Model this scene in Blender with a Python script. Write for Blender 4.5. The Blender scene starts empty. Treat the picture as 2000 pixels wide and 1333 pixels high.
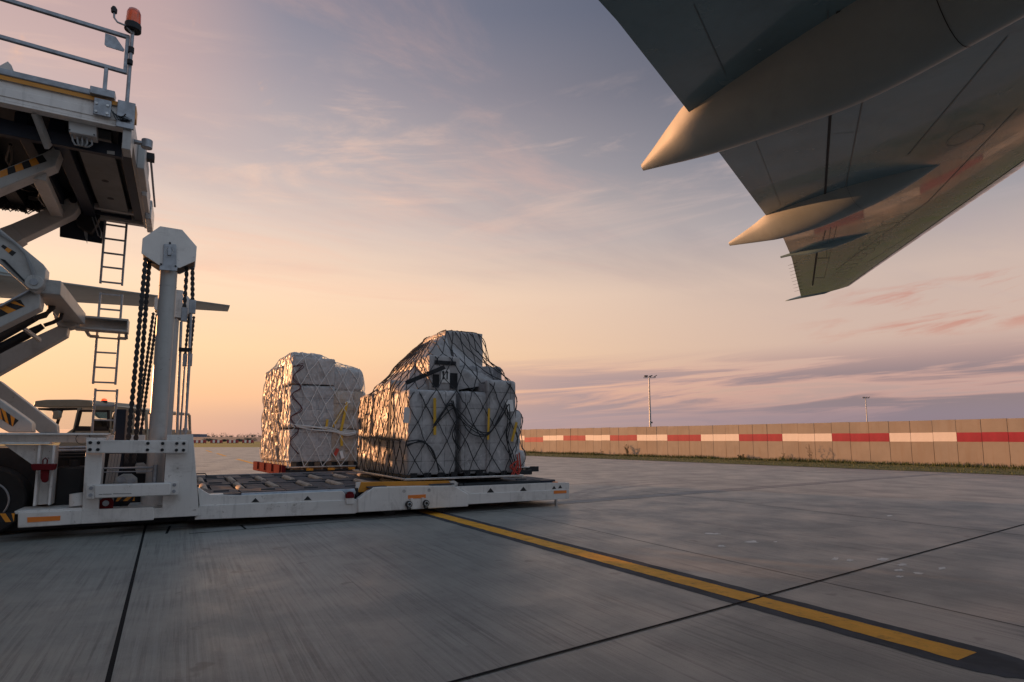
import bpy, bmesh, math, random
from mathutils import Vector, Matrix, noise
from mathutils.bvhtree import BVHTree
R = math.radians
scene = bpy.context.scene
col = scene.collection
rnd = random.Random(7)

# ------------------------------------------------------------------ camera
EYE = 1.2
FPX = 1150.0
PITCH = math.atan(132 / 1150)
cam = bpy.data.cameras.new('camera')
cam.sensor_width = 36
cam.lens = 36 * FPX / 2000
cam.shift_y = 59.5 / 2000
cam.clip_start = 0.05
cam.clip_end = 9000
co = bpy.data.objects.new('camera', cam)
col.objects.link(co)
co.location = (0, 0, EYE)
co.rotation_euler = (math.pi / 2 + PITCH, 0, 0)
scene.camera = co

# ------------------------------------------------------------------ light
SUN_AZ, SUN_EL = R(-60), R(5.5)
S_DIR = Vector((math.sin(SUN_AZ) * math.cos(SUN_EL), math.cos(SUN_AZ) * math.cos(SUN_EL), math.sin(SUN_EL)))
sun = bpy.data.lights.new('sun', 'SUN')
sun.energy = 3.4
sun.angle = R(0.6)
sun.color = (1.0, 0.46, 0.20)
so = bpy.data.objects.new('sun', sun)
col.objects.link(so)
so.rotation_euler = S_DIR.to_track_quat('Z', 'Y').to_euler()
so.location = (-30, 15, 30)

scene.view_settings.view_transform = 'Standard'
scene.view_settings.look = 'None'
scene.view_settings.exposure = 0.45
scene.view_settings.gamma = 1


def lin(c):
    def f(x):
        x = x / 255
        return x / 12.92 if x <= 0.04045 else ((x + 0.055) / 1.055) ** 2.4
    return (f(c[0]), f(c[1]), f(c[2]), 1)


class NT:
    """tiny node helper"""
    def __init__(self, tree):
        self.t = tree
        self.n = tree.nodes
        self.l = tree.links

    def node(self, typ, **kw):
        n = self.n.new(typ)
        for k, v in kw.items():
            setattr(n, k, v)
        return n

    def put(self, sock, v):
        if hasattr(v, 'is_linked') or isinstance(v, bpy.types.NodeSocket):
            self.l.new(v, sock)
        else:
            sock.default_value = v

    def math(self, op, a, b=0.0, c=0.0, clamp=False):
        n = self.node('ShaderNodeMath', operation=op, use_clamp=clamp)
        for i, v in enumerate((a, b, c)):
            self.put(n.inputs[i], v)
        return n.outputs[0]

    def mix(self, f, a, b, blend='MIX'):
        n = self.node('ShaderNodeMixRGB', blend_type=blend)
        self.put(n.inputs[0], f)
        self.put(n.inputs[1], a)
        self.put(n.inputs[2], b)
        return n.outputs[0]

    def ramp(self, f, stops, interp='EASE'):
        n = self.node('ShaderNodeValToRGB')
        cr = n.color_ramp
        cr.interpolation = interp
        while len(cr.elements) < len(stops):
            cr.elements.new(0.5)
        for e, (p, c) in zip(cr.elements, stops):
            e.position = p
            e.color = c if len(c) == 4 else (*c, 1)
        self.put(n.inputs[0], f)
        return n.outputs[0]

    def maprange(self, v, a, b, c=0.0, d=1.0, smooth=True):
        n = self.node('ShaderNodeMapRange', clamp=True)
        n.interpolation_type = 'SMOOTHSTEP' if smooth else 'LINEAR'
        self.put(n.inputs[0], v)
        for i, x in enumerate((a, b, c, d)):
            self.put(n.inputs[i + 1], x)
        return n.outputs[0]

    def noise(self, vec, scale, detail=4, rough=0.55, dist=0.0):
        n = self.node('ShaderNodeTexNoise')
        self.put(n.inputs['Vector'], vec)
        n.inputs['Scale'].default_value = scale
        n.inputs['Detail'].default_value = detail
        n.inputs['Roughness'].default_value = rough
        n.inputs['Distortion'].default_value = dist
        return n.outputs[0]

    def combine(self, x, y, z):
        n = self.node('ShaderNodeCombineXYZ')
        for i, v in enumerate((x, y, z)):
            self.put(n.inputs[i], v)
        return n.outputs[0]

    def sep(self, v):
        n = self.node('ShaderNodeSeparateXYZ')
        self.put(n.inputs[0], v)
        return n.outputs

    def rs(self, vec, rot=(0, 0, 0), scale=(1, 1, 1), loc=(0, 0, 0)):
        """rotate first, then scale"""
        return self.mapping(self.mapping(vec, loc, rot), (0, 0, 0), (0, 0, 0), scale)

    def mapping(self, vec, loc=(0, 0, 0), rot=(0, 0, 0), scale=(1, 1, 1)):
        n = self.node('ShaderNodeMapping')
        self.put(n.inputs[0], vec)
        n.inputs[1].default_value = loc
        n.inputs[2].default_value = rot
        n.inputs[3].default_value = scale
        return n.outputs[0]


# ------------------------------------------------------------------ sky
world = bpy.data.worlds.new('World')
scene.world = world
world.use_nodes = True
W = NT(world.node_tree)
W.n.clear()
out = W.node('ShaderNodeOutputWorld')
tc = W.node('ShaderNodeTexCoord')
nd = W.node('ShaderNodeVectorMath', operation='NORMALIZE')
W.l.new(tc.outputs['Generated'], nd.inputs[0])
dx, dy, dz = W.sep(nd.outputs[0])
az = W.math('ARCTAN2', dx, dy)
hl = W.math('SQRT', W.math('ADD', W.math('MULTIPLY', dx, dx), W.math('MULTIPLY', dy, dy)))
el = W.math('ARCTAN2', dz, hl)
cosd = W.math('COSINE', W.math('SUBTRACT', az, SUN_AZ))
away = W.math('MULTIPLY', cosd, W.math('COSINE', el))
warm = W.maprange(away, -0.12, 0.95)
left = W.ramp(el, [(0.0, lin((206, 160, 146))), (0.03, lin((218, 168, 146))), (0.07, lin((248, 188, 146))),
                   (0.14, lin((255, 209, 162))), (0.24, lin((254, 216, 182))), (0.34, lin((230, 204, 188))),
                   (0.44, lin((198, 182, 179))), (0.54, lin((172, 160, 166))), (0.66, lin((138, 136, 152))),
                   (1.0, lin((128, 126, 146)))], 'LINEAR')
right = W.ramp(el, [(0.0, lin((138, 124, 138))), (0.04, lin((158, 136, 142))), (0.09, lin((190, 156, 148))),
                    (0.15, lin((204, 174, 160))), (0.24, lin((202, 178, 166))), (0.33, lin((160, 153, 157))),
                    (0.44, lin((114, 117, 130))), (0.56, lin((78, 85, 101))), (0.72, lin((64, 73, 92))), (1.0, lin((92, 98, 124)))], 'LINEAR')
sky = W.mix(warm, right, left)
flush = W.math('MULTIPLY', W.math('MULTIPLY', W.maprange(el, 0.36, 0.5), W.maprange(el, 0.8, 0.6)), W.maprange(az, -0.36, -0.62))
sky = W.mix(W.math('MULTIPLY', flush, 0.5), sky, lin((216, 172, 160)))
# the half of the sky turned away from the afterglow is a clear cool blue-grey
back = W.ramp(el, [(0.0, lin((152, 162, 174))), (0.15, lin((180, 186, 196))), (0.5, lin((166, 182, 200))), (1.0, lin((142, 166, 188)))], 'LINEAR')
sky = W.mix(W.maprange(cosd, -0.26, -0.62), sky, back)
sky = W.mix(W.maprange(el, 0.75, 1.15), sky, lin((142, 166, 188)))
# high cirrus veil, drawn out along one direction of the sky
up = W.math('MAXIMUM', dz, 0.02)
pl = W.combine(W.math('DIVIDE', dx, W.math('ADD', up, 0.12)), W.math('DIVIDE', dy, W.math('ADD', up, 0.12)), 0.0)
ci = W.noise(W.rs(pl, (0, 0, R(-24)), (0.55, 1.7, 1), (0.3, 1.1, 0)), 1.3, 9, 0.62, 0.9)
cim = W.maprange(ci, 0.5, 0.76)
cim = W.math('MULTIPLY', cim, W.maprange(el, 0.10, 0.3))
pink = W.mix(warm, lin((176, 158, 164)), lin((252, 190, 158)))
sky = W.mix(W.math('MULTIPLY', cim, 0.5), sky, pink)
sv = W.combine(W.math('MULTIPLY', az, 2.0), W.math('MULTIPLY', W.math('SUBTRACT', el, W.math('MULTIPLY', az, 0.10)), 13.0), 5.0)
ss = W.noise(sv, 1.0, 9, 0.62, 0.7)
ssm = W.math('MULTIPLY', W.maprange(ss, 0.5, 0.68), W.math('MULTIPLY', W.maprange(el, 0.26, 0.36), W.maprange(el, 0.62, 0.46)))
sky = W.mix(W.math('MULTIPLY', ssm, 0.48), sky, W.mix(warm, lin((186, 170, 170)), lin((255, 208, 178))))
cd = W.noise(W.rs(pl, (0, 0, R(-30)), (0.5, 1.2, 1), (4.3, 2.1, 0)), 1.0, 8, 0.6, 0.5)
cdm = W.math('MULTIPLY', W.maprange(cd, 0.46, 0.75), W.maprange(el, 0.16, 0.42))
sky = W.mix(W.math('MULTIPLY', cdm, 0.5), sky, W.mix(warm, lin((104, 102, 122)), lin((176, 152, 158))))
# bright small cloud puffs high on the warm side
pf = W.noise(W.rs(pl, (0, 0, R(35)), (1.2, 2.4, 1), (1.7, 0.4, 0)), 3.2, 9, 0.6, 0.5)
pfm = W.math('MULTIPLY', W.maprange(pf, 0.58, 0.74), W.maprange(el, 0.42, 0.56))
pfm = W.math('MULTIPLY', pfm, W.maprange(az, -0.35, -0.5))
sky = W.mix(W.math('MULTIPLY', pfm, 0.85), sky, lin((255, 190, 140)))
# low flat banks of stratus, grey-violet with rosy rims
lv = W.combine(W.math('MULTIPLY', az, 2.0), W.math('MULTIPLY', W.math('SUBTRACT', el, W.math('MULTIPLY', az, 0.055)), 26.0), 0.0)
st = W.noise(lv, 1.15, 8, 0.58, 0.6)
stm = W.maprange(st, 0.41, 0.54)
band = W.math('MULTIPLY', W.maprange(el, 0.0, 0.02), W.maprange(el, 0.15, 0.085))
side = W.maprange(az, -0.26, 0.16)
stm = W.math('MULTIPLY', W.math('MULTIPLY', stm, band), side)
rose = W.math('MULTIPLY', W.math('MULTIPLY', W.maprange(st, 0.36, 0.5), band), side)
sky = W.mix(W.math('MULTIPLY', rose, 0.55), sky, lin((226, 166, 150)))
sky = W.mix(W.math('MULTIPLY', stm, 0.82), sky, W.mix(W.maprange(az, 0.0, 0.6), lin((150, 134, 144)), lin((116, 108, 122))))
# low mauve bank close to the horizon
lowb = W.math('MULTIPLY', W.maprange(el, 0.062, 0.03), W.maprange(az, -0.6, 0.0))
sky = W.mix(W.math('MULTIPLY', lowb, 0.75), sky, W.mix(W.maprange(az, 0.0, 0.6), lin((170, 146, 152)), lin((136, 122, 138))))
# one small lit wisp to the right
wv = W.noise(W.combine(W.math('MULTIPLY', az, 5.0), W.math('MULTIPLY', W.math('SUBTRACT', el, W.math('MULTIPLY', az, 0.12)), 26.0), 3.3), 1.3, 7, 0.6, 0.4)
wm = W.math('MULTIPLY', W.maprange(wv, 0.5, 0.66), W.math('MULTIPLY', W.maprange(el, 0.13, 0.16), W.maprange(el, 0.235, 0.20)))
wm = W.math('MULTIPLY', wm, W.maprange(az, 0.42, 0.6))
sky = W.mix(W.math('MULTIPLY', wm, 0.7), sky, lin((196, 128, 112)))
# below the horizon: dull ground tone
sky = W.mix(W.maprange(el, 0.0, -0.02), sky, lin((110, 98, 98)))
nis = W.node('ShaderNodeTexSky')
nis.sky_type = 'NISHITA'
nis.sun_disc = False
nis.sun_elevation = SUN_EL
nis.sun_rotation = SUN_AZ
nis.altitude = 150
bgn = W.node('ShaderNodeBackground')
W.l.new(nis.outputs[0], bgn.inputs[0])
bgn.inputs[1].default_value = 0.012
bg = W.node('ShaderNodeBackground')
W.l.new(sky, bg.inputs[0])
bg.inputs[1].default_value = 0.735
addw = W.node('ShaderNodeAddShader')
W.l.new(bg.outputs[0], addw.inputs[0])
W.l.new(bgn.outputs[0], addw.inputs[1])
W.l.new(addw.outputs[0], out.inputs[0])

# ------------------------------------------------------------------ measuring helpers
CAM = Vector((0, 0, EYE))


def ray(px, py):
    x = (px - 1000) / FPX
    y = (726 - py) / FPX
    return Vector((x, math.cos(PITCH) - y * math.sin(PITCH), math.sin(PITCH) + y * math.cos(PITCH)))


def on_z(px, py, z=0.0):
    r = ray(px, py)
    return CAM + r * ((z - EYE) / r.z)


def on_plane(px, py, P, n):
    r = ray(px, py)
    return CAM + r * ((P - CAM).dot(n) / r.dot(n))


def at_y(px, py, Y):
    r = ray(px, py)
    return CAM + r * (Y / r.y)


TH = R(61)
V = Vector((math.sin(TH), math.cos(TH), 0))      # along the loader, away to the right
U = Vector((-math.cos(TH), math.sin(TH), 0))     # across the loader, away to the left
ROTZ = math.pi / 2 - TH
O = on_z(700, 1001.6, 0.10)
O.z = 0


def Lq(px, py, o=0.0):
    w = on_plane(px, py, O + U * o, U) - O
    return (w.dot(V), w.z)


# ------------------------------------------------------------------ mesh builder
class MB:
    def __init__(self):
        self.v, self.f, self.m = [], [], []

    def add(self, vs, fs, m=0):
        b = len(self.v)
        self.v += [tuple(x) for x in vs]
        for f in fs:
            self.f.append(tuple(b + i for i in f))
            self.m.append(m)
        return self

    def box(self, x0, x1, y0, y1, z0, z1, m=0):
        return self.add([(x0, y0, z0), (x1, y0, z0), (x1, y1, z0), (x0, y1, z0), (x0, y0, z1), (x1, y0, z1), (x1, y1, z1), (x0, y1, z1)],
                        [(3, 2, 1, 0), (4, 5, 6, 7), (0, 1, 5, 4), (1, 2, 6, 5), (2, 3, 7, 6), (3, 0, 4, 7)], m)

    def obox(self, c, ax, ay, az_, m=0):
        """box from centre and three half-axis vectors"""
        c, ax, ay, az_ = map(Vector, (c, ax, ay, az_))
        vs = [c + ax * sx + ay * sy + az_ * sz for sz in (-1, 1) for sx, sy in ((-1, -1), (1, -1), (1, 1), (-1, 1))]
        return self.add(vs, [(3, 2, 1, 0), (4, 5, 6, 7), (0, 1, 5, 4), (1, 2, 6, 5), (2, 3, 7, 6), (3, 0, 4, 7)], m)

    def bar(self, p0, p1, w, h, upv=(0, 0, 1), m=0):
        """rectangular bar between two points"""
        p0, p1 = Vector(p0), Vector(p1)
        d = (p1 - p0)
        s = d.cross(Vector(upv))
        if s.length < 1e-6:
            s = d.cross(Vector((1, 0, 0)))
        s.normalize()
        t = s.cross(d).normalized()
        return self.obox((p0 + p1) / 2, d / 2, s * w / 2, t * h / 2, m)

    def prism(self, poly, y0, y1, m=0):
        """polygon (x,z) extruded from y0 to y1"""
        n = len(poly)
        a = sum(poly[i][0] * poly[(i + 1) % n][1] - poly[(i + 1) % n][0] * poly[i][1] for i in range(n))
        if a < 0:
            poly = poly[::-1]
        vs = [(x, y0, z) for x, z in poly] + [(x, y1, z) for x, z in poly]
        fs = [tuple(range(n)), tuple(range(2 * n - 1, n - 1, -1))]
        fs += [((i + 1) % n, i, n + i, n + (i + 1) % n) for i in range(n)]
        return self.add(vs, fs, m)

    def tube(self, pts, r, n=8, m=0, caps=True):
        pts = [Vector(p) for p in pts]
        rr = r if isinstance(r, (list, tuple)) else [r] * len(pts)
        vs, fs = [], []
        prev = None
        for i, p in enumerate(pts):
            d = (pts[min(i + 1, len(pts) - 1)] - pts[max(i - 1, 0)])
            if d.length < 1e-9:
                d = Vector((0, 0, 1))
            d.normalize()
            if prev is None:
                s = d.cross(Vector((0, 0, 1)))
                if s.length < 1e-3:
                    s = d.cross(Vector((1, 0, 0)))
            else:
                s = prev - d * prev.dot(d)
            s.normalize()
            prev = s
            t = d.cross(s)
            for k in range(n):
                a = 2 * math.pi * k / n
                vs.append(p + s * (math.cos(a) * rr[i]) + t * (math.sin(a) * rr[i]))
        for i in range(len(pts) - 1):
            for k in range(n):
                fs.append((i * n + k, i * n + (k + 1) % n, (i + 1) * n + (k + 1) % n, (i + 1) * n + k))
        if caps:
            fs.append(tuple(range(n - 1, -1, -1)))
            fs.append(tuple((len(pts) - 1) * n + k for k in range(n)))
        return self.add(vs, fs, m)

    def cyl(self, p0, p1, r0, r1=None, n=20, m=0):
        return self.tube([p0, p1], [r0, r0 if r1 is None else r1], n, m)

    def loft(self, rings, m=0, closed=True, caps=True):
        n = len(rings[0])
        vs = [p for r in rings for p in r]
        fs = []
        for i in range(len(rings) - 1):
            for k in range(n if closed else n - 1):
                fs.append((i * n + k, i * n + (k + 1) % n, (i + 1) * n + (k + 1) % n, (i + 1) * n + k))
        if caps:
            fs.append(tuple(range(n - 1, -1, -1)))
            fs.append(tuple((len(rings) - 1) * n + k for k in range(n)))
        return self.add(vs, fs, m)

    def build(self, name, mats, parent=None, bevel=0.0, smooth=True, inv=False, angle=38):
        me = bpy.data.meshes.new(name)
        me.from_pydata(self.v, [], self.f)
        if not isinstance(mats, (list, tuple)):
            mats = [mats]
        for mm in mats:
            me.materials.append(mm)
        for p, i in zip(me.polygons, self.m):
            p.material_index = i
        if smooth:
            for p in me.polygons:
                p.use_smooth = True
            me.set_sharp_from_angle(angle=R(angle))
        me.update()
        ob = bpy.data.objects.new(name, me)
        col.objects.link(ob)
        if parent:
            ob.parent = parent
            if inv:
                ob.matrix_parent_inverse = world_matrix(parent).inverted()
        if bevel > 0:
            b = ob.modifiers.new('edge', 'BEVEL')
            b.width = bevel
            b.segments = 2
            b.limit_method = 'ANGLE'
            b.angle_limit = R(40)
            b.harden_normals = False
        return ob


def world_matrix(o):
    m = Matrix.LocRotScale(o.location, o.rotation_euler, o.scale)
    return world_matrix(o.parent) @ m if o.parent else m


def thing(name, label, cat, loc=(0, 0, 0), rz=0.0, group=None):
    o = bpy.data.objects.new(name, None)
    o.empty_display_size = 0.3
    col.objects.link(o)
    o.location = loc
    o.rotation_euler = (0, 0, rz)
    tag(o, label, cat, group)
    return o


def tag(o, label=None, cat=None, group=None, kind=None):
    if label:
        o['label'] = label
    if cat:
        o['category'] = cat
    if group:
        o['group'] = group
    if kind:
        o['kind'] = kind
    return o


def copy_tree(o, parent=None):
    c = o.copy()
    col.objects.link(c)
    if parent:
        c.parent = parent
    for ch in list(o.children):
        copy_tree(ch, c)
    return c


# ------------------------------------------------------------------ materials
def mat(name, color, rough=0.5, metal=0.0, var=0.0, vscale=3.0, bump=0.0, bscale=40.0, coat=0.0, spec=0.5, dirt=None, dscale=2.0, damt=0.5,
        streak=0.0, rvar=0.0, chips=0.0):
    m = bpy.data.materials.new(name)
    m.use_nodes = True
    N = NT(m.node_tree)
    b = N.n['Principled BSDF']
    b.inputs['Roughness'].default_value = rough
    b.inputs['Metallic'].default_value = metal
    b.inputs['Specular IOR Level'].default_value = spec
    b.inputs['Coat Weight'].default_value = coat
    c = (*color, 1) if len(color) == 3 else color
    t = N.node('ShaderNodeTexCoord').outputs['Object']
    cur = None
    if var:
        nv = N.noise(t, vscale, 6, 0.6)
        cur = N.mix(N.maprange(nv, 0.3, 0.7), tuple(x * (1 - var) for x in c[:3]) + (1,), tuple(min(1, x * (1 + var)) for x in c[:3]) + (1,))
    if dirt:
        nd_ = N.noise(t, dscale, 9, 0.68, 0.4)
        f = N.math('MULTIPLY', N.maprange(nd_, 0.5, 0.72), damt)
        cur = N.mix(f, cur if cur is not None else c, (*dirt, 1))
    if streak:
        ns = N.noise(N.mapping(t, scale=(9, 9, 0.7)), 2.0, 6, 0.6)
        f = N.math('MULTIPLY', N.maprange(ns, 0.52, 0.75), streak)
        cur = N.mix(f, cur if cur is not None else c, tuple(x * 0.45 for x in c[:3]) + (1,))
    if chips:
        nc = N.noise(t, 21, 6, 0.75)
        gate = N.maprange(N.noise(t, 2.1, 3, 0.5), 0.48, 0.62)
        f = N.math('MULTIPLY', N.math('MULTIPLY', N.maprange(nc, 0.6, 0.66), gate), chips)
        cur = N.mix(f, cur if cur is not None else c, (0.11, 0.065, 0.04, 1))
        ng = N.noise(N.rs(t, (0, 0, 0), (1.3, 1.3, 5)), 2.0, 8, 0.7)
        cur = N.mix(N.math('MULTIPLY', N.maprange(ng, 0.55, 0.75), 0.3), cur, (0.20, 0.18, 0.16, 1))
    if cur is None:
        b.inputs['Base Color'].default_value = c
    else:
        N.l.new(cur, b.inputs['Base Color'])
    if rvar:
        nr = N.noise(t, vscale * 2.3, 6, 0.6)
        N.l.new(N.maprange(nr, 0.25, 0.75, max(0, rough - rvar), min(1, rough + rvar)), b.inputs['Roughness'])
    if bump:
        bn = N.node('ShaderNodeBump')
        bn.inputs['Strength'].default_value = bump
        bn.inputs['Distance'].default_value = 0.02
        N.l.new(N.noise(t, bscale, 5, 0.6), bn.inputs['Height'])
        N.l.new(bn.outputs[0], b.inputs['Normal'])
    return m


M = {}
M['white'] = mat('white_paint', (0.72, 0.695, 0.665), 0.38, var=0.06, vscale=2, dirt=(0.26, 0.23, 0.20), dscale=3.0, damt=0.45, streak=0.35, rvar=0.1, chips=0.8)
M['arm'] = mat('arm_paint', (0.42, 0.42, 0.41), 0.4, var=0.06, vscale=2, dirt=(0.2, 0.18, 0.16), dscale=2.5, damt=0.4, streak=0.25, chips=0.7)
M['galv'] = mat('galvanised_steel', (0.30, 0.32, 0.35), 0.42, metal=0.55, var=0.2, vscale=9, rvar=0.12)
M['steel'] = mat('worn_steel', (0.42, 0.42, 0.42), 0.36, metal=0.8, var=0.25, vscale=12, rvar=0.15)
M['rollersteel'] = mat('roller_steel', (0.42, 0.35, 0.29), 0.7, metal=0.0, spec=0.2, var=0.25, vscale=14)
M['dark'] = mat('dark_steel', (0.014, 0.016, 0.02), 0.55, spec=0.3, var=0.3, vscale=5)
M['navy'] = mat('navy_paint', (0.014, 0.02, 0.036), 0.5, var=0.2, spec=0.3)
M['deck'] = mat('deck_plate', (0.065, 0.072, 0.085), 0.7, spec=0.25, var=0.35, vscale=4, dirt=(0.12, 0.115, 0.11), dscale=5, damt=0.5, rvar=0.15)
M['black'] = mat('black_rubber', (0.013, 0.013, 0.015), 0.6, var=0.3)
M['tyre'] = mat('tyre_rubber', (0.018, 0.018, 0.019), 0.7, var=0.3, bump=0.3)
M['gold'] = mat('amber_paint', (0.62, 0.26, 0.02), 0.45, var=0.08, dirt=(0.2, 0.1, 0.03), damt=0.4)
M['orange'] = mat('orange_reflector', (0.80, 0.22, 0.03), 0.35, var=0.05)
M['red'] = mat('red_paint', (0.14, 0.017, 0.02), 0.9, var=0.15, spec=0.03)
M['chain'] = mat('chain_steel', (0.030, 0.031, 0.035), 0.45, metal=0.5, var=0.3, vscale=30)
M['hose'] = mat('rubber_hose', (0.012, 0.012, 0.014), 0.5)
M['cablegrey'] = mat('grey_cable', (0.28, 0.29, 0.3), 0.5)
M['junction'] = mat('grey_casing', (0.45, 0.46, 0.46), 0.5, var=0.08)
M['alu'] = mat('aluminium', (0.62, 0.62, 0.62), 0.36, metal=0.9, var=0.15, vscale=8, rvar=0.12)
M['plane'] = mat('airliner_paint', (0.14, 0.225, 0.255), 0.2, var=0.10, vscale=0.9, dirt=(0.08, 0.115, 0.13), dscale=0.7, damt=0.4, coat=0.4, rvar=0.1)
M['planefair'] = mat('fairing_paint', (0.27, 0.31, 0.31), 0.4, var=0.08, vscale=1.2, dirt=(0.17, 0.185, 0.18), dscale=1.2, damt=0.4, spec=0.3)
M['slat'] = mat('polished_slat', (0.55, 0.55, 0.56), 0.2, metal=0.9, var=0.15, vscale=2, bump=0.25, bscale=2.2, rvar=0.1)
M['ringseam'] = mat('hatch_edge', (0.105, 0.16, 0.18), 0.3)
M['gap'] = mat('dark_gap', (0.02, 0.02, 0.022), 0.7)
M['seam'] = mat('panel_seam', (0.09, 0.11, 0.12), 0.35)
M['paper'] = mat('paper', (0.78, 0.77, 0.76), 0.6, var=0.05)
M['tape'] = mat('yellow_tape', (0.62, 0.36, 0.02), 0.5, var=0.15)
M['cord'] = mat('dark_net_cord', (0.018, 0.02, 0.024), 0.7)
M['cordpale'] = mat('pale_net_cord', (0.66, 0.64, 0.62), 0.7)
M['cordmix'] = mat('worn_net_cord', (0.10, 0.09, 0.09), 0.7)
M['redstrap'] = mat('red_strap', (0.5, 0.05, 0.03), 0.55)
M['maroon'] = mat('maroon_cord', (0.09, 0.02, 0.022), 0.7)
M['wood'] = mat('pallet_wood', (0.15, 0.10, 0.065), 0.7, var=0.25, vscale=6)
M['rail'] = M['galv']
M['leaf'] = mat('leaf', (0.06, 0.07, 0.03), 0.6, var=0.4)
M['twig'] = mat('twig', (0.10, 0.06, 0.04), 0.8, var=0.2)
M['truckgreen'] = mat('cream_paint', (0.27, 0.26, 0.21), 0.4, var=0.08, dirt=(0.2, 0.17, 0.13), damt=0.35)
M['bark'] = mat('bark', (0.06, 0.05, 0.04), 0.9)
M['far'] = mat('far_foliage', (0.05, 0.082, 0.074), 0.9, var=0.5, vscale=0.2)
M['farhouse'] = mat('blue_grey_cladding', (0.11, 0.14, 0.2), 0.6, var=0.1)
M['boardred'] = mat('board_red', (0.33, 0.035, 0.05), 0.5)
M['boardwhite'] = mat('board_white', (0.8, 0.78, 0.76), 0.5)
M['screen'] = mat('white_panel', (0.7, 0.68, 0.66), 0.5, var=0.04)


def emissive_plastic(name, colr, strength):
    m = mat(name, colr, 0.25, coat=0.4)
    b = m.node_tree.nodes['Principled BSDF']
    b.inputs['Emission Color'].default_value = (*colr, 1)
    b.inputs['Emission Strength'].default_value = strength
    return m


M['beacon'] = mat('beacon_lens', (0.85, 0.13, 0.02), 0.2, coat=0.5)
M['beacon'].node_tree.nodes['Principled BSDF'].inputs['Transmission Weight'].default_value = 0.35
M['beaconlit'] = emissive_plastic('lit_beacon_lens', (0.95, 0.08, 0.02), 1.2)

# glass
g = bpy.data.materials.new('cab_glass')
g.use_nodes = True
b = g.node_tree.nodes['Principled BSDF']
b.inputs['Base Color'].default_value = (0.85, 0.9, 0.9, 1)
b.inputs['Roughness'].default_value = 0.03
b.inputs['Transmission Weight'].default_value = 1.0
b.inputs['IOR'].default_value = 1.05
M['glass'] = g
gt = g.copy()
gt.name = 'tinted_glass'
gt.node_tree.nodes['Principled BSDF'].inputs['Base Color'].default_value = (0.10, 0.22, 0.34, 1)
gt.node_tree.nodes['Principled BSDF'].inputs['Transmission Weight'].default_value = 0.6
M['tint'] = gt


def concrete_ground():
    m = bpy.data.materials.new('apron_concrete')
    m.use_nodes = True
    N = NT(m.node_tree)
    b = N.n['Principled BSDF']
    t = N.node('ShaderNodeTexCoord').outputs['Object']
    big = N.noise(t, 0.16, 7, 0.6, 0.3)
    mid = N.noise(t, 0.9, 9, 0.66, 0.2)
    fine = N.noise(t, 26, 6, 0.7)
    broom = N.noise(N.rs(t, (0, 0, R(-29)), (26, 0.8, 1)), 2.0, 8, 0.8)
    rake = N.noise(N.rs(t, (0, 0, R(-29)), (30, 0.42, 1)), 1.0, 4, 0.6)
    rake2 = N.noise(N.rs(t, (0, 0, R(-29)), (46, 0.7, 1)), 1.0, 3, 0.55)
    gate_ = N.maprange(N.noise(N.rs(t, (0, 0, R(-29)), (2.2, 0.9, 1)), 1.0, 5, 0.65), 0.36, 0.62)
    patch = N.noise(N.rs(t, (0, 0, R(-29)), (1.6, 1.0, 1)), 1.1, 6, 0.62, 0.4)
    scuff = N.noise(N.rs(t, (0, 0, R(61)), (0.3, 3.2, 1)), 1.2, 8, 0.65, 0.5)
    c = N.mix(N.maprange(big, 0.3, 0.7), (0.255, 0.257, 0.238, 1), (0.33, 0.328, 0.298, 1))
    c = N.mix(N.math('MULTIPLY', N.maprange(mid, 0.35, 0.72), 0.5), c, (0.13, 0.128, 0.118, 1))
    c = N.mix(N.math('MULTIPLY', N.maprange(broom, 0.54, 0.68), 0.3), c, (0.42, 0.42, 0.395, 1))
    c = N.mix(N.math('MULTIPLY', N.maprange(broom, 0.48, 0.38), N.math('ADD', 0.12, N.math('MULTIPLY', N.maprange(patch, 0.42, 0.66), 0.5))), c, (0.075, 0.075, 0.078, 1))
    c = N.mix(N.math('MULTIPLY', N.maprange(rake, 0.46, 0.40), N.math('ADD', 0.05, N.math('MULTIPLY', gate_, 0.42))), c, (0.07, 0.072, 0.073, 1))
    c = N.mix(N.math('MULTIPLY', N.maprange(rake2, 0.45, 0.39), N.math('ADD', 0.08, N.math('MULTIPLY', gate_, 0.34))), c, (0.09, 0.09, 0.09, 1))
    c = N.mix(N.math('MULTIPLY', N.maprange(rake, 0.55, 0.62), 0.16), c, (0.46, 0.45, 0.43, 1))
    c = N.mix(N.math('MULTIPLY', N.maprange(patch, 0.5, 0.7), 0.3), c, (0.10, 0.10, 0.102, 1))
    c = N.mix(N.math('MULTIPLY', N.maprange(scuff, 0.58, 0.74), 0.22), c, (0.09, 0.088, 0.09, 1))
    c = N.mix(N.math('MULTIPLY', N.maprange(fine, 0.35, 0.7), 0.3), c, (0.27, 0.262, 0.255, 1))
    grit = N.noise(t, 90, 3, 0.6)
    c = N.mix(N.math('MULTIPLY', N.maprange(grit, 0.56, 0.7), 0.35), c, (0.10, 0.10, 0.10, 1))
    spots = N.noise(t, 2.6, 3, 0.5)
    c = N.mix(N.math('MULTIPLY', N.maprange(spots, 0.67, 0.72), 0.5), c, (0.07, 0.068, 0.068, 1))
    N.l.new(c, b.inputs['Base Color'])
    N.l.new(N.maprange(mid, 0.3, 0.7, 0.36, 0.55), b.inputs['Roughness'])
    b.inputs['Specular IOR Level'].default_value = 0.5
    bn = N.node('ShaderNodeBump')
    bn.inputs['Strength'].default_value = 0.35
    bn.inputs['Distance'].default_value = 0.004
    N.l.new(N.math('ADD', broom, N.math('MULTIPLY', fine, 0.6)), bn.inputs['Height'])
    N.l.new(bn.outputs[0], b.inputs['Normal'])
    return m


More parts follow.
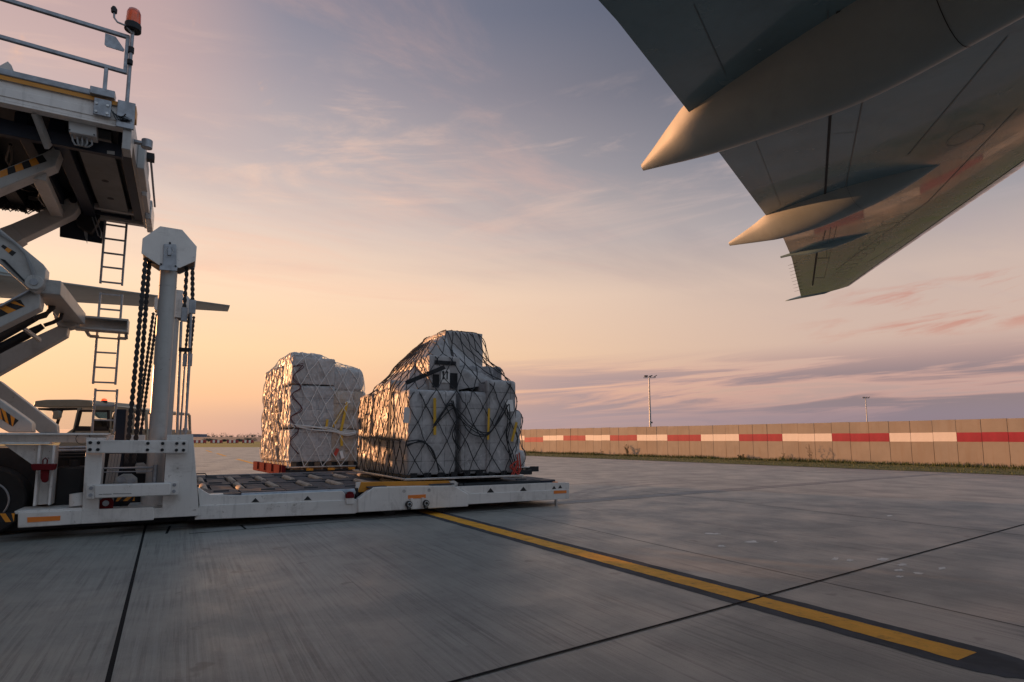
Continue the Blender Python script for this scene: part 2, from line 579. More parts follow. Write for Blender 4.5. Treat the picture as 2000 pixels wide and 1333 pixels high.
M['apron'] = concrete_ground()
M['joint'] = mat('joint_sealant', (0.008, 0.009, 0.012), 0.8, var=0.2, spec=0.12)
M['jointpale'] = mat('concrete_patch', (0.24, 0.235, 0.23), 0.7, var=0.15, vscale=2)
M['line'] = mat('yellow_line_paint', (0.80, 0.37, 0.03), 0.65, var=0.12, vscale=5, dirt=(0.26, 0.14, 0.04), dscale=9, damt=0.6, spec=0.3)
M['chalk'] = mat('worn_white_paint', (0.62, 0.62, 0.60), 0.5, var=0.2, vscale=6, dirt=(0.3, 0.3, 0.29), dscale=14, damt=0.7, spec=0.6)
M['lineedge'] = mat('black_line_paint', (0.048, 0.056, 0.07), 0.75, var=0.3, vscale=4, dirt=(0.09, 0.095, 0.10), dscale=7, damt=0.6, spec=0.2)
M['tyremark'] = mat('rubbed_rubber', (0.205, 0.205, 0.198), 0.5, var=0.3, vscale=3, dirt=(0.29, 0.288, 0.272), dscale=4, damt=0.9)
M['field'] = mat('dry_grass', (0.155, 0.155, 0.018), 0.9, var=0.35, vscale=0.08, dirt=(0.07, 0.075, 0.02), dscale=0.05, damt=0.8)
M['plough'] = mat('stubble_field', (0.17, 0.13, 0.11), 0.9, var=0.2, vscale=0.01)
M['verge'] = mat('verge_grass', (0.095, 0.095, 0.02), 0.9, var=0.4, vscale=1.2, dirt=(0.05, 0.05, 0.015), dscale=2, damt=0.7, bump=0.6, bscale=20)
M['blade'] = mat('grass_blade', (0.075, 0.095, 0.022), 0.7, var=0.5, vscale=2)


def wall_mat():
    m = bpy.data.materials.new('wall_concrete')
    m.use_nodes = True
    N = NT(m.node_tree)
    b = N.n['Principled BSDF']
    b.inputs['Roughness'].default_value = 0.8
    geo = N.node('ShaderNodeNewGeometry').outputs['Position']
    oi = N.node('ShaderNodeObjectInfo').outputs['Random']
    n1 = N.noise(geo, 0.9, 7, 0.6)
    n2 = N.noise(N.mapping(geo, scale=(5, 5, 0.5)), 1.2, 6, 0.6)
    c = N.mix(N.maprange(n1, 0.3, 0.7), (0.315, 0.288, 0.252, 1), (0.38, 0.345, 0.30, 1))
    c = N.mix(N.math('MULTIPLY', N.maprange(n2, 0.45, 0.75), 0.4), c, (0.29, 0.22, 0.16, 1))
    c = N.mix(N.math('MULTIPLY', oi, 0.28), c, (0.34, 0.26, 0.19, 1))
    N.l.new(c, b.inputs['Base Color'])
    return m


M['wall'] = wall_mat()
M['wallred'] = mat('wall_red_paint', (0.36, 0.026, 0.055), 0.65, var=0.15, vscale=1.5, dirt=(0.3, 0.05, 0.06), damt=0.3)
M['wallwhite'] = mat('wall_white_paint', (0.86, 0.80, 0.74), 0.65, var=0.04)


def film(name, c_a, c_b, milk=0.5, bricks=True, bw=0.42, bh=0.3):
    """cartons seen through milky stretch film: glossy, creased"""
    m = bpy.data.materials.new(name)
    m.use_nodes = True
    N = NT(m.node_tree)
    b = N.n['Principled BSDF']
    t = N.node('ShaderNodeTexCoord').outputs['Object']
    x, y, z = N.sep(t)
    uv = N.combine(N.math('ADD', x, y), z, 0.0)
    br = N.node('ShaderNodeTexBrick')
    N.l.new(uv, br.inputs['Vector'])
    br.inputs['Color1'].default_value = (*c_a, 1)
    br.inputs['Color2'].default_value = (*c_b, 1)
    br.inputs['Mortar'].default_value = (0.13, 0.13, 0.13, 1)
    br.inputs['Scale'].default_value = 1.0
    br.inputs['Mortar Size'].default_value = 0.008
    br.inputs['Mortar Smooth'].default_value = 0.5
    br.inputs['Brick Width'].default_value = bw
    br.inputs['Row Height'].default_value = bh
    br.offset = 0.0
    base = br.outputs['Color'] if bricks else N.mix(N.noise(t, 1.5), (*c_a, 1), (*c_b, 1))
    if bricks:
        b2 = N.node('ShaderNodeTexBrick')
        N.l.new(uv, b2.inputs['Vector'])
        b2.inputs['Color1'].default_value = (0, 0, 0, 1)
        b2.inputs['Color2'].default_value = (1, 1, 1, 1)
        b2.inputs['Mortar'].default_value = (0, 0, 0, 1)
        b2.inputs['Scale'].default_value = 1.0
        b2.inputs['Mortar Size'].default_value = bh * 0.30
        b2.inputs['Mortar Smooth'].default_value = 0.0
        b2.inputs['Bias'].default_value = -0.35
        b2.inputs['Brick Width'].default_value = bw
        b2.inputs['Row Height'].default_value = bh
        b2.offset = 0.0
        base = N.mix(N.math('MULTIPLY', b2.outputs['Color'], 0.55), base, (0.72, 0.72, 0.72, 1))
    # printed blotches on the cartons
    pr = N.noise(N.mapping(t, scale=(1.2, 1.2, 1.6)), 3.0, 3, 0.5)
    base = N.mix(N.math('MULTIPLY', N.maprange(pr, 0.55, 0.62), 0.4), base, tuple(q * 0.5 for q in c_a) + (1,))
    # milky film with stretched pleats, film sheen painted into the pale parts
    f1 = N.noise(N.rs(t, (R(14), R(26), 0), (5.5, 5.5, 0.8)), 2.0, 5, 0.5, 0.5)
    f2 = N.noise(N.rs(t, (R(-32), R(-40), 0), (4.5, 4.5, 0.6)), 2.2, 5, 0.5, 0.6)
    f3 = N.noise(N.rs(t, (R(20), R(35), 0), (2.2, 2.2, 0.5)), 1.3, 7, 0.6, 0.6)
    mk = N.maprange(N.math('ADD', N.math('MULTIPLY', N.math('MAXIMUM', f1, f2), 0.65), N.math('MULTIPLY', f3, 0.45)), 0.52, 0.72)
    c = N.mix(N.math('MULTIPLY', N.math('ADD', N.math('MULTIPLY', mk, 0.9), 0.12), milk * 1.45), base, (0.56, 0.545, 0.55, 1))
    s1 = N.noise(N.rs(t, (R(18), R(28), 0), (16, 16, 0.9)), 1.6, 5, 0.5, 0.3)
    s2 = N.noise(N.rs(t, (R(-35), R(-48), 0), (14, 14, 0.8)), 1.6, 5, 0.5, 0.3)
    gate = N.maprange(N.noise(t, 1.7, 3, 0.5), 0.42, 0.6)
    sk = N.math('MULTIPLY', N.maprange(N.math('MAXIMUM', s1, s2), 0.6, 0.72), gate)
    c = N.mix(N.math('MULTIPLY', sk, 0.5), c, (0.74, 0.73, 0.73, 1))  # thin pale streaks painted as highlights on the stretched film
    N.l.new(c, b.inputs['Base Color'])
    b.inputs['Roughness'].default_value = 0.3
    N.l.new(N.maprange(f2, 0.3, 0.7, 0.36, 0.6), b.inputs['Roughness'])
    b.inputs['Coat Weight'].default_value = 0.0
    b.inputs['Specular IOR Level'].default_value = 0.2
    b.inputs['Coat Roughness'].default_value = 0.12
    bn = N.node('ShaderNodeBump')
    bn.inputs['Strength'].default_value = 0.5
    bn.inputs['Distance'].default_value = 0.02
    N.l.new(N.math('ADD', f1, f2), bn.inputs['Height'])
    N.l.new(bn.outputs[0], b.inputs['Normal'])
    return m


M['film_grey'] = film('film_over_grey_cartons', (0.39, 0.385, 0.39), (0.30, 0.298, 0.31), 0.45)
M['film_brown'] = film('film_over_brown_cartons', (0.36, 0.28, 0.21), (0.41, 0.33, 0.26), 0.45, bw=0.6, bh=0.42)
M['film_plain'] = film('film_over_pale_cartons', (0.42, 0.40, 0.395), (0.35, 0.335, 0.33), 0.45, bricks=False)
M['film_dark'] = film('film_over_dark_goods', (0.16, 0.17, 0.19), (0.24, 0.24, 0.26), 0.42)

# ------------------------------------------------------------------ ground
P0 = on_z(1025, 884.5)
P1 = on_z(2000, 916)
WD = (P1 - P0).normalized()                       # along the wall towards the camera
WN = Vector((WD.y, -WD.x, 0))
if WN.dot(-P0) < 0:
    WN = -WN                                       # towards the apron
VERGE = 5.5

mb = MB()
ts = [1500, 300, 92, 60, 0, -60, -200]
mb.add([(-6000, -3000, -0.06), (6000, -3000, -0.06), (6000, 6000, -0.06), (-6000, 6000, -0.06)], [(0, 1, 2, 3)])
gnd = mb.build('ground', M['field'], smooth=False)
tag(gnd, kind='structure')

far_y = 88.0
ea = P0 + WN * VERGE
t_far = (far_y - ea.y) / WD.y
t_near = (-60 - ea.y) / WD.y
A = ea + WD * t_far
B = ea + WD * t_near
mb = MB()
mb.add([(B.x, B.y, 0), (A.x, A.y, 0), (A.x - 500, A.y + 6, 0), (-500, -60, 0)], [(0, 1, 2, 3)])
ap = mb.build('apron', M['apron'], smooth=False)
tag(ap, kind='structure')
for pol in ap.data.polygons:
    if pol.normal.z < 0:
        pol.flip()


def ground_strip(mb, pts, w, z, m=0):
    pts = [Vector((p[0], p[1], 0)) for p in pts]
    for a, c in zip(pts[:-1], pts[1:]):
        d = (c - a).normalized()
        s = Vector((d.y, -d.x, 0)) * w / 2
        mb.add([(a - s) + Vector((0, 0, z)), (a + s) + Vector((0, 0, z)), (c + s) + Vector((0, 0, z)), (c - s) + Vector((0, 0, z))], [(0, 1, 2, 3)], m)


def ext(p, q, a, b_):
    d = (q - p).normalized()
    return [p - d * a, q + d * b_]


mb = MB()
ground_strip(mb, ext(on_z(885, 1333), on_z(2000, 1025), 4, 12), 0.024, 0.0042)
ground_strip(mb, ext(on_z(210, 1333), on_z(280, 1045), 4, 1.0), 0.026, 0.0010)
ground_strip(mb, ext(on_z(930, 985), on_z(2000, 1225), 20, 5), 0.010, 0.0012)
ground_strip(mb, ext(on_z(0, 1052), on_z(814, 1008), 6, 1.5), 0.018, 0.0016)
ground_strip(mb, ext(on_z(1090, 986), on_z(1850, 926), 6, 14), 0.03, 0.0010)
ground_strip(mb, ext(on_z(1090, 979), on_z(1800, 928), 6, 14), 0.02, 0.0012)
ground_strip(mb, ext(on_z(1060, 950), on_z(1500, 925), 20, 14), 0.02, 0.0014)
ground_strip(mb, ext(on_z(1360, 972), on_z(1900, 1035), 2, 4), 0.014, 0.0016)
ground_strip(mb, [on_z(325, 1043), on_z(332, 1028)], 0.03, 0.0022)
ground_strip(mb, [on_z(470, 1026), on_z(480, 1034)], 0.03, 0.0022)
jt = mb.build('expansion_joints', M['joint'], smooth=False)
tag(jt, kind='structure')

mb = MB()
p_, q_ = on_z(40, 1046), on_z(814, 1004)
ground_strip(mb, ext(p_, q_, 6, 1.2), 0.16, 0.0006)
ground_strip(mb, ext(on_z(1090, 982.5), on_z(1825, 927), 6, 14), 0.34, 0.0005, 0)
jt = mb.build('pavement_edge', M['jointpale'], smooth=False)
tag(jt, kind='structure')

mb = MB()
ly = ext(on_z(852, 1005), on_z(1890, 1283), 1.6, 0.0)


def worn_strip(mb, a, c, w, z, m, fade):
    """painted band with ragged, tyre-worn edges"""
    d = (c - a)
    L = d.length
    d.normalize()
    sd = Vector((d.y, -d.x, 0))
    n = int(L / 0.035)
    prev = None
    for i in range(n + 1):
        f = i / n
        p = a + d * L * f
        row = []
        for k, sg in enumerate((-1, 1)):
            e = noise.noise(Vector((f * L * 5.5, k * 9.1, z * 3000))) * 0.010 + noise.noise(Vector((f * L * 22, k * 5.1, z * 2100))) * 0.006
            tail = max(0, (f * L - (L - fade)) / fade) if fade else 0
            ww = w / 2 + e - tail ** 3 * w * (0.32 + 0.25 * noise.noise(Vector((f * L * 14, k * 4.4, 2))))
            row.append(p + sd * sg * ww + Vector((0, 0, z)))
        if prev:
            mb.add([prev[0], prev[1], row[1], row[0]], [(0, 1, 2, 3)], m)
        prev = row


worn_strip(mb, ly[0], ly[1], 0.225, 0.0030, 0, 0)
le_ = ext(ly[0], ly[1], 0.0, 0.30)
worn_strip(mb, le_[0], le_[1], 0.45, 0.0018, 1, 0.3)
for p, q in (((403, 880), (414, 884)), ((424, 886), (441, 891.5)), ((463, 897), (496, 906))):
    ground_strip(mb, [on_z(*p), on_z(*q)], 0.22, 0.003, 0)
for px_, py_, wx, hy_ in ((1408, 1067, 11, 2.5), (1468, 1059, 17, 3), (1631, 1092, 10, 3.4), (1660, 1095, 8, 2.5), (1725, 1093, 15, 3), (1762, 1104, 13, 3), (1757, 1114, 11, 2.5),
                         (1792, 1120, 12, 3), (1758, 1127, 9, 2.5), (1840, 1110, 12, 4), (1737, 1008, 9, 1.3), (1393, 1043, 18, 2), (1515, 1059, 5, 1)):
    ring_ = []
    for k in range(14):
        t_ = 2 * math.pi * k / 14
        q_ = rnd.uniform(0.45, 1.1)
        w_ = on_z(px_ + math.cos(t_) * wx * q_, py_ - math.sin(t_) * hy_ * q_)
        ring_.append((w_.x, w_.y, 0.0015))
    mb.add(ring_, [tuple(range(14))], 2)
yl = mb.build('road_marking', [M['line'], M['lineedge'], M['chalk']], smooth=False)
tag(yl, kind='structure')

# faint tyre marks curving across the far apron
mb = MB()
tr_ = random.Random(21)
for pts_ in (((1110, 968), (1180, 952), (1290, 941), (1500, 936)), ((1120, 975), (1190, 957), (1300, 945), (1500, 940)), ((1060, 905), (1200, 912), (1330, 915), (1420, 913)),
             ((400, 905), (480, 893), (600, 884))):
    P4 = [on_z(*p) for p in pts_]
    row_ = []
    for i in range(len(P4) - 1):
        p0, p1, p2, p3 = (P4[max(min(i + o, len(P4) - 1), 0)] for o in (-1, 0, 1, 2))
        for k in range(10):
            f = k / 10
            row_.append(0.5 * (2 * p1 + (p2 - p0) * f + (2 * p0 - 5 * p1 + 4 * p2 - p3) * f * f + (3 * p1 - p0 - 3 * p2 + p3) * f ** 3))
    for a_, c_ in zip(row_[:-1], row_[1:]):
        d_ = (c_ - a_).normalized()
        s_ = Vector((d_.y, -d_.x, 0)) * 0.11
        z_ = Vector((0, 0, 0.0008))
        mb.add([a_ - s_ + z_, a_ + s_ + z_, c_ + s_ + z_, c_ - s_ + z_], [(0, 1, 2, 3)])
tm = mb.build('tyre_marks', M['tyremark'], smooth=False)
tag(tm, kind='structure')

# far fields and low rise
mb = MB()
nx = 60
for i in range(nx):
    x0, x1 = -1600 + i * 40, -1600 + (i + 1) * 40

    def hz(x, k):
        return (0.0, 1.2, 3.2, 4.0)[k] + 0.8 * noise.noise(Vector((x * 0.004, k * 3.1, 0))) * (k > 0)
    ys = (300, 420, 640, 1000)
    for k in range(3):
        mb.add([(x0, ys[k], hz(x0, k) - 0.03), (x1, ys[k], hz(x1, k) - 0.03), (x1, ys[k + 1], hz(x1, k + 1) - 0.03), (x0, ys[k + 1], hz(x0, k + 1) - 0.03)], [(0, 1, 2, 3)])
hl_ = mb.build('hills', M['plough'])
tag(hl_, kind='structure')

# ------------------------------------------------------------------ concrete wall
PW = 0.905
wall = thing('concrete_wall', 'long low concrete panel wall with a red and white painted band, on the grass verge', 'wall', P0)
WRZ = math.atan2(WD.y, WD.x)
wall.rotation_euler = (0, 0, WRZ)
# local x runs along WD, the apron side is local +-y
side_y = -1 if Vector((-math.sin(WRZ), math.cos(WRZ), 0)).dot(WN) < 0 else 1
pm = MB()
pm.box(0.006, PW - 0.006, *( (0, 0.18) if side_y < 0 else (-0.18, 0) ), -0.1, 2.05)
panel0 = pm.build('panel', M['wall'], wall, bevel=0.008)
pb = MB()
pb.box(0.007, PW - 0.007, *((-0.003, 0.02) if side_y < 0 else (-0.02, 0.003)), 1.09, 1.495)
bandr = pb.build('painted_band', M['wallred'], panel0)
bandr_mesh = bandr.data
bandw_mesh = bandr.data.copy()
bandw_mesh.materials[0] = M['wallwhite']
i0, i1 = -9, 46
for i in range(i0, i1):
    if i == i0:
        p, bnd = panel0, bandr
    else:
        p = panel0.copy()
        col.objects.link(p)
        p.parent = wall
        bnd = bandr.copy()
        col.objects.link(bnd)
        bnd.parent = p
    p.location = (i * PW - 0.03, 0, rnd.uniform(-0.012, 0.012))
    p.rotation_euler = (rnd.uniform(-0.006, 0.006), 0, 0)
    red = (i // 3) % 2 == 0
    bnd.data = bandr_mesh if red else bandw_mesh
    bnd['label'] = 'red painted band' if red else 'white painted band'
    if 0 <= i < 3:
        bnd.location = (0, 0, -0.15)
    elif red:
        bnd.location = (0, 0, -0.012)

# verge
mb = MB()
va, vb = P0 + WD * -70, P0 + WD * 90
mb.add([va + WN * (VERGE + 0.3), vb + WN * (VERGE + 0.3), vb - WN * 6, va - WN * 6], [(0, 1, 2, 3)])
vg = mb.build('verge', M['verge'], smooth=False)
vg.location.z = 0.012
for pol in vg.data.polygons:
    if pol.normal.z < 0:
        pol.flip()
tag(vg, kind='structure')
mb = MB()
for k in range(15000):
    t = rnd.uniform(-8, 44)
    near_wall = rnd.random() < 0.5
    w = abs(rnd.gauss(0, 0.35)) + 0.05 if near_wall else rnd.uniform(0.1, VERGE + 0.25 + 0.25 * noise.noise(Vector((t * 0.9, 0, 0))))
    h = rnd.uniform(0.08, 0.24) * (1 + 0.9 * noise.noise(Vector((t * 0.5, 3, 0)))) if near_wall else rnd.uniform(0.03, 0.08)
    p = P0 + WD * t + WN * w
    a = rnd.uniform(0, 6.28)
    d = Vector((math.cos(a), math.sin(a), 0))
    lean = Vector((rnd.gauss(0, 0.3), rnd.gauss(0, 0.3), 1)) * h
    wd = 0.018
    mb.add([p - d * wd, p + d * wd, p + lean], [(0, 1, 2)])
bl = mb.build('verge_grass', M['blade'], smooth=False)
tag(bl, 'short dry grass and weeds growing along the foot of the wall', 'grass', kind='stuff')


def weed(px, py, h, seed, label, leafy):
    r = random.Random(seed)
    base = on_plane(px, py, P0 + WN * 0.25, WN)
    base.z = 0.0
    t = thing('weed_plant', label, 'weed', base, group='weeds along the wall')
    s, lf = MB(), MB()
    for k in range(5 if leafy else 3):
        p = Vector((r.gauss(0, 0.06), r.gauss(0, 0.06), 0))
        pts = [p]
        d = Vector((r.gauss(0, 0.25), r.gauss(0, 0.25), 1)).normalized()
        L = h * r.uniform(0.6, 1.0)
        for q in range(6):
            p = p + d * L / 6
            d = (d + Vector((r.gauss(0, 0.16), r.gauss(0, 0.16), 0.05))).normalized()
            pts.append(p)
            if q > 0:
                for b2 in range(2):
                    e = (d * 0.6 + Vector((r.gauss(0, 0.6), r.gauss(0, 0.6), 0.2))).normalized()
                    tip = p + e * h * r.uniform(0.1, 0.22)
                    s.tube([p, tip], [0.005, 0.002], 4)
                    for c in range(4 if leafy else 1):
                        lp = p.lerp(tip, r.random())
                        n1 = Vector((r.gauss(0, 1), r.gauss(0, 1), r.gauss(0, 1))).normalized() * 0.035
                        n2 = Vector((r.gauss(0, 1), r.gauss(0, 1), r.gauss(0, 1))).normalized() * 0.022
                        lf.add([lp, lp + n1 + n2, lp + n1 * 2, lp + n1 - n2], [(0, 1, 2, 3)])
        s.tube(pts, [0.009 - 0.0012 * i for i in range(7)], 5)
    s.build('stem', M['twig'], t)
    lf.build('foliage', M['leaf'], t, smooth=False)


weed(1226, 889, 0.85, 3, 'bushy leafy weed against the wall below the white and red band, tallest there', True)
weed(1583, 903, 0.9, 5, 'thin bare twiggy weed standing against the wall, with brown stem', False)
weed(1527, 899, 0.45, 8, 'low crooked dry twig leaning by the wall', False)
weed(1448, 894, 0.32, 9, 'low dark green clump of weed at the foot of the wall, near its middle', True)
weed(1044, 884, 0.5, 12, 'small dry weed at the wall end nearest the netted cargo', False)
weed(1178, 887, 0.42, 14, 'small bent twig by the wall between cargo and leafy weed', False)

# floodlight masts
def light_mast(px_top, py_top, px_base, d, label, heads):
    base = at_y(px_base, 858, d)
    base.z = 0
    top = at_y(px_top, py_top, d)
    H = top.z
    t = thing('floodlight_mast', label, 'floodlight', base, group='floodlight masts behind the wall')
    MB().tube([(0, 0, 0), (0, 0, H * 0.5), (0, 0, H - 0.25)], [0.19, 0.15, 0.09], 10).build('pole', M['galv'], t)
    MB().bar((-0.95, 0, H - 0.2), (0.95, 0, H - 0.2), 0.10, 0.10).build('crossbar', M['galv'], t)
    for k in range(3):
        x = -0.5 + k * 0.75
        hd = MB()
        a = R(20 + 18 * k)
        hd.obox((x, 0, H + 0.08), (0.26, 0, 0.07 * k), (0, 0.28 * math.cos(a), 0), (0, 0.08, 0.12 - 0.03 * k))
        hd.cyl((x, 0, H - 0.2), (x, 0, H + 0.05), 0.05)
        hd.build('lamp_head', M['dark'], t, bevel=0.02)
    MB().box(0.1, 0.35, -0.1, 0.1, H * 0.33, H * 0.33 + 0.25).build('junction_box', M['dark'], t)


light_mast(1266, 736, 1271, 95, 'grey floodlight mast behind the wall, the nearer and taller-looking one', 3)
light_mast(1692, 777, 1696, 175, 'distant slim floodlight mast rising behind the right half of the wall', 3)

# ------------------------------------------------------------------ far background on the left
BY = 175.0
for i, (x0, x1) in enumerate(((379, 402), (412, 434), (444, 465), (474, 495))):
    c = at_y((x0 + x1) / 2, 864.6, BY)
    wd = (x1 - x0) / FPX * BY
    t = thing('marker_board', ('red and white chequered marker board on the field, beside the loader post',
                               'red and white marker board on the grass, second from the loader post',
                               'red and white marker board on the grass, third from the loader post',
                               'red and white chequered marker board nearest the netted cargo pile')[i],
              'marker board', (c.x, c.y, 0), group='red and white marker boards on the field')
    cell = wd / 5
    for k in range(5):
        bb = MB()
        bb.box(-wd / 2 + k * cell, -wd / 2 + (k + 1) * cell - 0.04, -0.3, 0.3, 0.12, 0.88)
        bb.build('red_panel' if k % 2 == 0 else 'white_panel', M['boardred'] if k % 2 == 0 else M['boardwhite'], t)
    fb = MB()
    for k in range(6):
        fb.box(-wd / 2 + k * cell - 0.06, -wd / 2 + k * cell + 0.06, -0.1, 0.1, -0.05, 0.118)
    fb.box(-wd / 2, wd / 2, -0.05, 0.05, 0.03, 0.10)
    fb.build('base_frame', M['dark'], t)

bb = thing('hangar', 'small blue-grey hangar on the skyline beside the loader post', 'hangar', (at_y(374, 853, 620).x, 620, 2.4))
MB().box(-9, 9, 0, 14, -1.5, 3.6).build('hangar_wall', M['farhouse'], bb)
MB().prism([(-9.3, 3.6), (9.3, 3.6), (8.6, 4.1), (-8.6, 4.1)], -0.3, 14.3).build('hangar_roof', M['galv'], bb)


def leaf_clump(mb, c, rx, ry, rz, n, size, r, m=0):
    for k in range(n):
        while True:
            q = Vector((r.uniform(-1, 1), r.uniform(-1, 1), r.uniform(-1, 1)))
            if q.length < 1:
                break
        p = Vector(c) + Vector((q.x * rx, q.y * ry, q.z * rz))
        n1 = Vector((r.gauss(0, 1), r.gauss(0, 1), r.gauss(0, 1))).normalized() * size
        n2 = Vector((r.gauss(0, 1), r.gauss(0, 1), r.gauss(0, 1))).normalized() * size
        mb.add([p, p + n1, p + n1 + n2, p + n2], [(0, 1, 2, 3)], m)


mb = MB()
fr = random.Random(11)
for k in range(420):
    x = fr.uniform(-760, -240)
    y = 700 + fr.uniform(0, 60)
    h = fr.choice((2.0, 3.0, 3.6, 4.4, 5.5)) * fr.uniform(0.6, 1.1)
    leaf_clump(mb, (x, y, 3.2 + h * 0.5), h * fr.uniform(0.25, 0.8), 1.5, h * 0.55, 34, 0.5, fr)
fw = mb.build('far_wood', M['far'], smooth=False)
tag(fw, 'dark far tree line along the skyline behind the field', 'trees', kind='stuff')
for i, (px, w, h) in enumerate(((407, 4.0, 1.4), (418, 2.4, 1.0), (470, 4.2, 1.3), (489, 4.0, 1.8), (440, 2.6, 1.1))):
    c = at_y(px, 862, 260)
    t = thing('bush', ('round dark bush between the first two marker boards', 'low dark bush behind the second marker board',
                       'wide bush between the last two marker boards', 'taller bush beside the netted cargo behind the last board',
                       'small dark bush left of the third marker board')[i], 'bush', (c.x, 260, 0), group='bushes on the far field')
    f_ = MB()
    for q in range(5):
        leaf_clump(f_, (fr.uniform(-w / 2, w / 2), 0, h * fr.uniform(0.35, 0.7)), w * 0.3, w * 0.3, h * 0.45, 170, 0.17, fr)
    f_.build('foliage', M['far'], t, smooth=False)
    MB().tube([(0, 0, -0.1), (0.1, 0, h * 0.6)], [0.12, 0.05], 6).build('stem', M['bark'], t)

# ------------------------------------------------------------------ airliner
# local frame: x = spanwise (V), y = aft (U); origin on the ground under the fuselage axis
FUS = -9.2
plane = thing('airliner', 'grey airliner whose wing underside with flap fairings fills the upper right', 'airliner', V * FUS, ROTZ)


def SC(w):
    return (w.dot(V), w.dot(U), w.z)


def AL(s, c, z):
    return (s - FUS, c, z)


WT = on_z(1173, 0, 4.6)
WNRM = (V + Vector((0, 0, 0.10))).cross(-U + Vector((0, 0, 0.035)))


def wpix(px, py):
    return SC(on_plane(px, py, WT, WNRM))


def interp(tab, x):
    for (x0, y0), (x1, y1) in zip(tab[:-1], tab[1:]):
        if x <= x1 or (x1, y1) == tab[-1]:
            return y0 + (y1 - y0) * (x - x0) / (x1 - x0)


te_tab = [wpix(*p)[:2] for p in ((1173, 0), (1340, 212), (1490, 413), (1530, 466), (1546, 503), (1562, 570))]
s_a, s_b = te_tab[0], te_tab[1]
te_tab = [(FUS, s_a[1] + (FUS - s_a[0]) * 0.40)] + te_tab
le_tab = [wpix(*p)[:2] for p in ((2000, 322), (1720, 515), (1660, 557))]
sl = (le_tab[1][1] - le_tab[0][1]) / (le_tab[1][0] - le_tab[0][0])
le_tab = [(FUS, le_tab[0][1] + (FUS - le_tab[0][0]) * sl)] + le_tab
tipp = wpix(1534, 588)


def wz(s, c):
    w = WT.z + 0.10 * (s - WT.dot(V)) - 0.035 * (c - WT.dot(U))
    return w


def airfoil(x):
    """half thickness distribution at chord fraction x (0 = leading edge)"""
    return 5 * (0.2969 * math.sqrt(x) - 0.126 * x - 0.3516 * x * x + 0.2843 * x ** 3 - 0.1036 * x ** 4)


def belly(x):
    return 0.24 * airfoil(x) * 1.0


XS = [0, 0.004, 0.012, 0.03, 0.06, 0.10, 0.16, 0.25, 0.35, 0.48, 0.62, 0.75, 0.86, 0.94, 1.0]
s_tip = le_tab[-1][0]
stations = [FUS + (s_tip - FUS) * i / 46 for i in range(47)]
stations[-1] -= 0.01


def w_lo(s, c, le=None, te=None):
    le = interp(le_tab, s) if le is None else le
    te = interp(te_tab, s) if te is None else te
    ch = max(te - le, 0.05)
    x = min(max((c - le) / ch, 0), 1)
    return wz(s, c) - belly(x) * ch * 0.10 * 2.2


def wing_ring(s, lo_part):
    le, te = interp(le_tab, s), interp(te_tab, s)
    ch = max(te - le, 0.05)
    lo = [AL(s, le + x * ch, w_lo(s, le + x * ch, le, te)) for x in XS]
    upz = [AL(s, le + x * ch, wz(s, le + x * ch) + airfoil(x) * ch * 0.11 + 0.01 * (x > 0.99)) for x in XS]
    return lo, upz


rings = []
for s in stations:
    lo, upr = wing_ring(s, True)
    rings.append(lo[2:] + upr[:1:-1])
mbw = MB().loft(rings)
te_end = te_tab[-1]
s_end = stations[-1]
# raked tip piece reaching back past the trailing edge
tl = interp(le_tab, s_end)
tt = interp(te_tab, s_end)
wing = mbw.build('wing', M['plane'], plane, angle=30)
ring_tip = []
for k, f in enumerate((0.0, 0.35, 0.7, 1.0)):
    a_ = Vector((s_end, tl)).lerp(Vector((tipp[0], tipp[1] - 0.15)), f)
    b__ = Vector((s_end, tt)).lerp(Vector((tipp[0] + 0.03, tipp[1] + 0.05)), f)
    th = 0.10 * (1 - f) + 0.02
    zz = [wz(*a_), wz(*b__)]
    mid = (a_ + b__) / 2
    ring_tip.append([AL(a_.x, a_.y, wz(*a_) + th * .3), AL(mid.x, mid.y, wz(*mid) - th * 0.5 - .01), AL(b__.x, b__.y, wz(*b__)), AL(mid.x, mid.y, wz(*mid) + th)])
wt = MB().loft(ring_tip).build('wing_tip', M['plane'], wing, angle=25)
# polished leading edge slats
rings = []
for s in stations:
    le, te = interp(le_tab, s), interp(te_tab, s)
    ch = max(te - le, 0.05)
    xs = [0.085, 0.06, 0.03, 0.012, 0.004, 0.0, 0.004, 0.012, 0.03, 0.06]
    row = []
    for k, x in enumerate(xs):
        c = le + x * ch
        if k <= 5:
            row.append(AL(s, c - 0.006, w_lo(s, c, le, te) - 0.006))
        else:
            row.append(AL(s, c - 0.006, wz(s, c) + airfoil(x) * ch * 0.11 + 0.006))
    rings.append(row)
MB().loft(rings, closed=False, caps=False).build('leading_edge_slat', M['slat'], wing, angle=60)


def wing_line(pix, w, m, name='panel_seam', lift=0.006):
    pts = [wpix(*p) for p in pix]
    q = []
    for (a0, b0) in zip(pts[:-1], pts[1:]):
        for k in range(8):
            f = k / 8
            q.append((a0[0] + (b0[0] - a0[0]) * f, a0[1] + (b0[1] - a0[1]) * f))
    q.append(pts[-1][:2])
    m_ = MB()
    L, Rr = [], []
    for i, p in enumerate(q):
        a0, b0 = q[max(i - 1, 0)], q[min(i + 1, len(q) - 1)]
        d = Vector((b0[0] - a0[0], b0[1] - a0[1])).normalized()
        n = Vector((-d.y, d.x)) * w / 2
        for sgn, arr in ((1, L), (-1, Rr)):
            s, c = p[0] + n.x * sgn, p[1] + n.y * sgn
            arr.append(AL(s, c, w_lo(s, c) - lift))
    n = len(q)
    m_.add(L + Rr, [(i, i + 1, n + i + 1, n + i) for i in range(n - 1)])
    return m_.build(name, m, wing)


